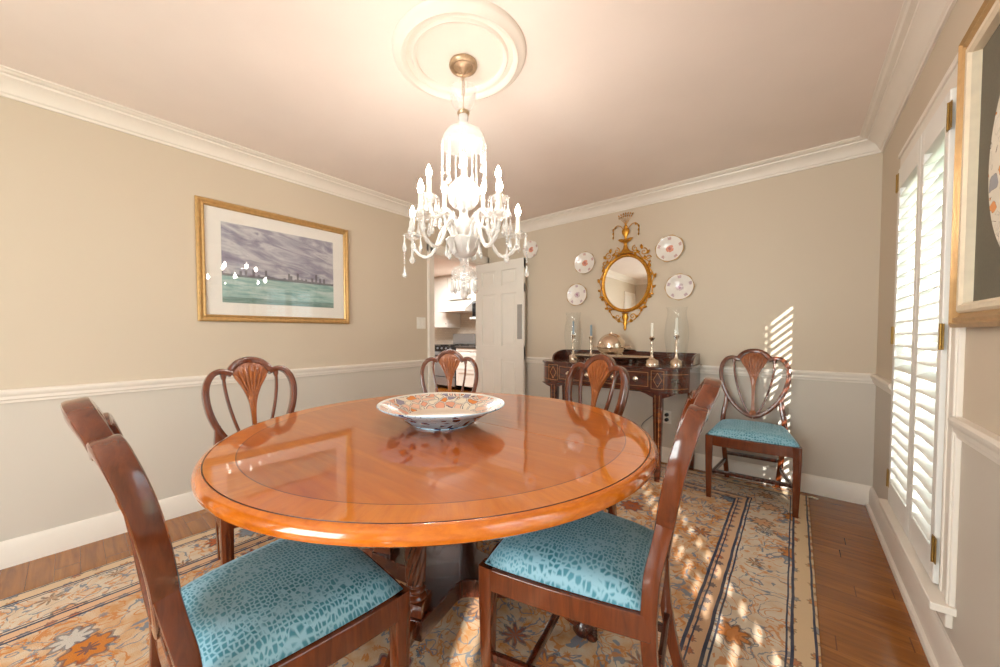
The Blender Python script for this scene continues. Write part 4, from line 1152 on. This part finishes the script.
# tray with pierced rim
t = thing('serving_tray', 'oval silver footed tray with a lacy pale rim in the middle of the sideboard', 'tray', (-1.255, 3.24, ZS))
m = MB(); m.lathe([(0, .036), (.28, .036), (.33, .044), (.352, .056), (.356, .054), (.335, .038), (.28, .030), (0, .030)], 72, sx=1, sy=.50); m.build('dish', M['silver'], t)
m = MB()
for i in range(90):
    a = 2*PI*i/90; m.lathe([(0, .005), (.006, .002), (.006, -.002), (0, -.005)], 6, (.355*math.cos(a), .1775*math.sin(a), .056))
m.build('beaded_rim', M['silver_warm'], t)
for sx2, sy2 in ((-.2, -.08), (.2, -.08), (-.2, .08), (.2, .08)):
    m = MB(); m.lathe([(0, 0), (.018, 0), (.020, .006), (.009, .016), (.012, .032), (0, .034)], 14, (sx2, sy2, 0)); m.build('foot', M['silver'], t)
# domed server
t = thing('domed_server', 'round silver domed food server with side handles standing on the tray', 'server', (-1.255, 3.245, ZS+.037))
m = MB(); m.lathe([(0, .028), (.06, .030), (.105, .055), (.122, .088), (.124, .094), (.118, .094), (0, .09)], 40); m.build('body', M['silver_warm'], t)
m = MB(); m.lathe([(.123, .095), (.124, .100), (.118, .135), (.100, .172), (.072, .200), (.038, .217), (.012, .222), (.012, .230), (0, .234)], 40); m.build('dome', M['silver_warm'], t)
for k in range(4):
    a = PI/4+k*PI/2; m = MB(); m.tube(spline([(.075*math.cos(a), .075*math.sin(a), .042), (.105*math.cos(a), .105*math.sin(a), .03), (.100*math.cos(a), .100*math.sin(a), .012), (.112*math.cos(a), .112*math.sin(a), .003)], 4), .005, 8); m.build('leg', M['silver_warm'], t)
for s in (-1, 1):
    m = MB(); m.tube(spline([(s*.12, -.02, .095), (s*.15, -.018, .10), (s*.168, 0, .102), (s*.15, .018, .10), (s*.12, .02, .095)], 4), .004, 8); m.lathe([(0, .012), (.006, .008), (.006, -.008), (0, -.012)], 8, (s*.168, 0, .102)); m.build('handle', M['silver_warm'], t)

# ---- outlet, cords, switch
ol = thing('wall_outlet', 'white electrical outlet with two black plugs on the wall under the sideboard', 'outlet', (-.853, YB, .41))
m = MB(); m.box(-.036, -.006, -.058, .036, 0, .058); m.build('cover_plate', M['switch'], ol, bevel=.002)
for z in (-.022, .022):
    m = MB(); m.lathe([(0, 0), (.017, 0), (.015, .026), (.006, .034), (0, .034)], 14, mat=Matrix.Translation((0, -.0055, z)) @ Matrix.Rotation(PI/2, 4, 'X')); m.build('plug', M['black'], ol)['label'] = 'black plug'
m = MB(); m.tube(spline([(-.93, YB-.012, .70), (-.955, YB-.012, .60), (-.945, YB-.012, .53), (-.93, YB-.012, .46), (-.98, YB-.012, .40), (-1.05, YB-.012, .33), (-1.07, YB-.012, .28)], 6), .004, 6)
tag(m.build('lamp_cord', M['cord']), 'thin grey cord hanging on the wall under the sideboard', 'cord')
sw2 = thing('light_switch', 'white double light switch plate on the left wall beside the kitchen doorway', 'switch', (XL, 2.43, 1.278))
m = MB(); m.box(0, -.058, -.06, .006, .058, .06); m.build('cover_plate', M['switch'], sw2, bevel=.002)
for y in (-.023, .023):
    m = MB(); m.box(.006, y-.016, -.033, .010, y+.016, .033); m.build('rocker', M['switch'], sw2, bevel=.002)

# ------------------------------------------------------------------ kitchen beyond the doorway
KY = 5.2
mb = MB(); mb.box(-7.3, 5.85, 0, XL-.12, 5.97, ZC); struct(mb.build('wall_kitchen', M['tile']))
mb = MB(); mb.box(-7.3, 1.2, 0, -7.2, 5.85, ZC); mb.box(-7.2, 1.1, 0, XL-.12, 1.2, ZC); struct(mb.build('wall_far', M['wall']))
mb = MB(); mb.box(XL-.12, YB+.12, 0, XL, 6.0, ZC); struct(mb.build('wall_pantry', M['wall']))
mb = MB(); mb.box(-6.5, 5.46, 2.401, -4.3, 5.85, ZC); struct(mb.build('wall_soffit', M['cabinet']))
def panel_door(m, x0, x1, z0, z1, y):
    m.box(x0+.004, y-.020, z0+.004, x1-.004, y-.001, z1-.004)
    s = .055; m.box(x0+.004+s, y-.0205, z0+.004+s, x1-.004-s, y-.014, z1-.004-s)
def pframe(x0, x1, z0, z1, y):
    m = MB(); s = .055; a, b2, c, d2 = x0+.004, x1-.004, z0+.004, z1-.004
    m.box(a, y-.020, c, a+s, y-.001, d2); m.box(b2-s, y-.020, c, b2, y-.001, d2); m.box(a+s, y-.020, c, b2-s, y-.001, c+s); m.box(a+s, y-.020, d2-s, b2-s, y-.001, d2)
    m.box(a+s, y-.010, c+s, b2-s, y-.001, d2-s); return m
def cabinet(name, label, x0, x1, z0, z1, y, ydeep, drawers=()):
    t = thing(name, label, 'cabinet', ((x0+x1)/2, y, z0)); inv = Matrix.Translation((-(x0+x1)/2, -y, -z0))
    m = MB(); m.box(x0, y, z0, x1, ydeep, z1, mat=inv); m.build('body', M['cabinet'], t, bevel=.002)
    zs = z1
    for hgt in drawers:
        q = pframe(x0, x1, zs-hgt, zs, y); q.v = [tuple(inv @ Vector(p)) for p in q.v]; dr = q.build('drawer', M['cabinet'], t, bevel=.002)
        h = MB(); zz = zs-hgt/2; h.tube([((x0+x1)/2-.05, y-.02, zz), ((x0+x1)/2-.05, y-.04, zz), ((x0+x1)/2+.05, y-.04, zz), ((x0+x1)/2+.05, y-.02, zz)], .005, 6, mat=inv); h.build('pull', M['nickel'], dr); zs -= hgt
    if zs-z0 > .2:
        q = pframe(x0, x1, z0, zs, y); q.v = [tuple(inv @ Vector(p)) for p in q.v]; dr = q.build('door', M['cabinet'], t, bevel=.002)
        h = MB(); zz = z0+.08 if z0 > 1 else zs-.08; h.lathe([(0, 0), (.006, 0), (.006, .012), (.014, .018), (.012, .026), (0, .028)], 12, mat=inv @ Matrix.Translation((x1-.035, y-.02, zz)) @ Matrix.Rotation(PI/2, 4, 'X')); h.build('knob', M['nickel'], dr)
    return t
cabinet('wall_cabinet', 'white kitchen wall cabinet left of the range hood, at the doorway edge', -6.32, -5.70, 1.30, 2.40, 5.45, 5.84)
cabinet('wall_cabinet', 'white panelled kitchen cabinet directly above the range hood', -5.68, -5.02, 1.90, 2.40, 5.45, 5.84)
cabinet('wall_cabinet', 'white kitchen wall cabinet above the dark microwave', -5.00, -4.30, 1.83, 2.40, 5.45, 5.84)
t = thing('range_hood', 'white sloping range hood over the kitchen range', 'hood', (-5.35, 5.2, 1.62))
m = MB(); m.prism([(0, 0), (.64, 0), (.64, .275), (.34, .275), (.0, .06)], -.39, .39, 'x'); m.build('canopy', M['cabinet'], t, bevel=.004)
m = MB(); m.box(-.38, -.006, .008, .38, .002, .05); m.build('lip', M['trim'], t)
t = thing('microwave', 'dark fronted microwave under the kitchen cabinet, beside the range hood', 'microwave', (-4.66, 5.40, 1.50))
m = MB(); m.box(-.28, 0, 0, .28, .42, .30); m.build('case', M['steel'], t, bevel=.006)
m = MB(); m.box(-.27, -.012, .02, .14, 0, .28); d2 = m.build('door', M['black'], t, bevel=.003)
m = MB(); m.tube([(.11, -.012, .05), (.11, -.04, .06), (.11, -.04, .24), (.11, -.012, .25)], .006, 8); m.build('handle', M['steel'], d2)
m = MB(); m.box(.15, -.010, .02, .27, 0, .28); m.build('control_panel', M['black'], t)
# the microwave sits on a shelf
m = MB(); m.box(-5.0, 5.38, 1.462, -4.32, 5.85, 1.4985); tag(m.build('kitchen_shelf', M['cabinet'], bevel=.003), 'white kitchen shelf carrying the microwave', 'shelf')
# range
t = thing('kitchen_range', 'black and steel kitchen range seen through the doorway', 'stove', (-5.56, KY, 0))
m = MB(); m.box(-.33, .02, .05, .33, .62, .905); m.build('body', M['black'], t, bevel=.004)
m = MB(); m.box(-.33, 0, .80, .33, .02, .90); m.build('control_panel', M['black'], t, bevel=.003)
m = MB(); m.box(-.31, -.01, .26, .31, .02, .78); d2 = m.build('oven_door', M['steel'], t, bevel=.004)
m = MB(); m.tube([(-.26, -.01, .70), (-.26, -.05, .70), (.26, -.05, .70), (.26, -.01, .70)], .011, 8); m.build('handle', M['black'], d2)
m = MB(); m.box(-.31, -.01, .07, .31, .02, .245); m.build('warming_drawer', M['steel'], t, bevel=.004)
m = MB()
for x in (-.16, .16):
    for y in (.16, .46): m.lathe([(.09, .905), (.09, .925), (.07, .925), (.07, .905)], 16, (x, y, 0))
m.build('grate', M['black'], t)
for k in range(4):
    m = MB(); m.lathe([(0, 0), (.02, 0), (.017, .025), (0, .026)], 12, mat=Matrix.Translation((-.2+k*.13, 0, .855)) @ Matrix.Rotation(PI/2, 4, 'X')); m.build('knob', M['steel'], t)
m = MB(); m.box(-.33, .58, .93, .33, .62, 1.16); m.build('backguard', M['steel'], t, bevel=.004)
cabinet('base_cabinet', 'white kitchen base cabinet with drawers right of the range', -5.215, -4.30, .10, .875, KY+.02, 5.84, (.17, .28))
cabinet('base_cabinet', 'white kitchen base cabinet left of the range at the doorway edge', -6.50, -5.905, .10, .875, KY+.02, 5.84, (.17,))
m = MB(); m.box(-5.22, KY-.02, .876, -4.30, 5.845, .915); tag(m.build('countertop', M['granite'], bevel=.004), 'dark speckled granite worktop right of the kitchen range', 'countertop')
m = MB(); m.box(-6.50, KY-.02, .876, -5.90, 5.845, .915); tag(m.build('countertop', M['granite'], bevel=.004), 'dark speckled granite worktop left of the kitchen range', 'countertop')

# ------------------------------------------------------------------ outdoors
m = MB(); m.box(XR+.14, -9, -.35, 12, 12, -.30); struct(m.build('lawn', M['grass']))
def shrub(x, y, h, w, label):
    m = MB()
    for i in range(420):
        a = random.uniform(0, 2*PI); b2 = math.acos(random.uniform(-.6, 1)); rr = random.uniform(.55, 1)**.6
        px, py, pz = x+w*rr*math.sin(b2)*math.cos(a), y+w*rr*math.sin(b2)*math.sin(a), -.3+h*.5+h*.5*rr*math.cos(b2)
        ax = random.uniform(0, 2*PI); q = .10*w
        m.add([(px, py, pz), (px+q*math.cos(ax), py+q*math.sin(ax), pz+q*.3), (px+q*1.6*math.cos(ax+.5), py+q*1.6*math.sin(ax+.5), pz-q*.1), (px+q*.7*math.cos(ax+1), py+q*.7*math.sin(ax+1), pz-q*.3)], [(0, 1, 2, 3)])
    t = thing('garden_shrub', label, 'shrub', (x, y, -.3))
    m.v = [(p[0]-x, p[1]-y, p[2]+.3) for p in m.v]
    m.build('foliage', M['leaf'], t); s = MB(); s.tube([(0, 0, 0), (.02, 0, h*.3), (0, .03, h*.6)], [.05, .04, .02], 8); s.build('stem', M['mahogany_dark'], t)
shrub(1.9, 8.6, 3.6, 1.25, 'pale green tree outside the shuttered window, glimpsed between the louvres of the far leaf')
shrub(3.6, 12.5, 5.5, 2.6, 'larger tree further out, glimpsed between the louvres of the near shutter leaf')
# unseen block, added to keep the low sun off the front window
m = MB(); m.box(-6, -9.0, -.3, 2.3, -6.5, 4.9); o = struct(m.build('wall_sun_block', M['trim']))
m = MB(); m.box(-7.3, -9, -.35, XR+.14, YF-.12, -.30); struct(m.build('lawn_front', M['grass']))

# ------------------------------------------------------------------ light
w = bpy.data.worlds.new('World'); scene.world = w; w.use_nodes = True; nt = w.node_tree
bg = nt.nodes['Background']; tcw = nt.nodes.new('ShaderNodeTexCoord'); sx = nt.nodes.new('ShaderNodeSeparateXYZ'); rp = nt.nodes.new('ShaderNodeValToRGB')
nt.links.new(tcw.outputs['Generated'], sx.inputs[0]); nt.links.new(sx.outputs[2], rp.inputs[0]); nt.links.new(rp.outputs[0], bg.inputs[0])
rp.color_ramp.elements[0].position = 0; rp.color_ramp.elements[0].color = (.20, .25, .27, 1)
ex = rp.color_ramp.elements.new(.22); ex.color = (.26, .32, .36, 1)
rp.color_ramp.elements[2].position = .6; rp.color_ramp.elements[2].color = (.78, .92, 1.05, 1)
bg.inputs[1].default_value = 5.5
L = bpy.data.lights.new('sun', 'SUN'); L.energy = 10.5; L.angle = R(.6); L.color = (1, .96, .90)
so = bpy.data.objects.new('sun', L); C.objects.link(so)
e = R(25); dv = Vector((-.47*math.cos(e), .883*math.cos(e), -math.sin(e)))
so.rotation_euler = dv.to_track_quat('-Z', 'Y').to_euler(); so.location = (5, -5, 6)
def area(name, loc, size, power, col, rot=(0, 0, 0)):
    l = bpy.data.lights.new(name, 'AREA'); l.shape = 'RECTANGLE'; l.size, l.size_y = size; l.energy = power; l.color = col
    o = bpy.data.objects.new(name, l); C.objects.link(o); o.location = loc; o.rotation_euler = rot; return o
area('front_window_fill', ((W4[0]+W4[1])/2, YF-.22, 1.18), (1.55, 1.7), 98, (.93, .97, 1), (R(90), 0, 0))  # added lamp outside the pane, stands in for daylight
k = area('kitchen_fill', (-5.0, 4.2, ZC-.03), (1.4, 1.4), 85, (1, .98, .95))  # added area lamp to brighten the kitchen, no fixture seen

# ------------------------------------------------------------------ camera
f, cxp, cyp = 358.6629, 478.8535, 344.5024
yaw, pit, rol = -.7228, -.0303, -.0027
F = Vector((math.sin(yaw)*math.cos(pit), math.cos(yaw)*math.cos(pit), math.sin(pit)))
Rt = Vector((math.cos(yaw), -math.sin(yaw), 0)); U = Rt.cross(F)
R2 = Rt*math.cos(rol)+U*math.sin(rol); U2 = -Rt*math.sin(rol)+U*math.cos(rol)
cam = bpy.data.cameras.new('camera'); co = bpy.data.objects.new('camera', cam); C.objects.link(co)
mt = Matrix((R2, U2, -F)).transposed().to_4x4(); mt.translation = (0, 0, 1.1648); co.matrix_world = mt
cam.sensor_width = 36; cam.lens = 36*f/1000; cam.shift_x = (500-cxp)/1000; cam.shift_y = (cyp-333.5)/1000; cam.clip_start = .02
scene.camera = co
vs_ = scene.view_settings; vs_.view_transform = 'Standard'; vs_.look = 'None'; vs_.gamma = 1; vs_.use_curve_mapping = False; vs_.exposure = .36
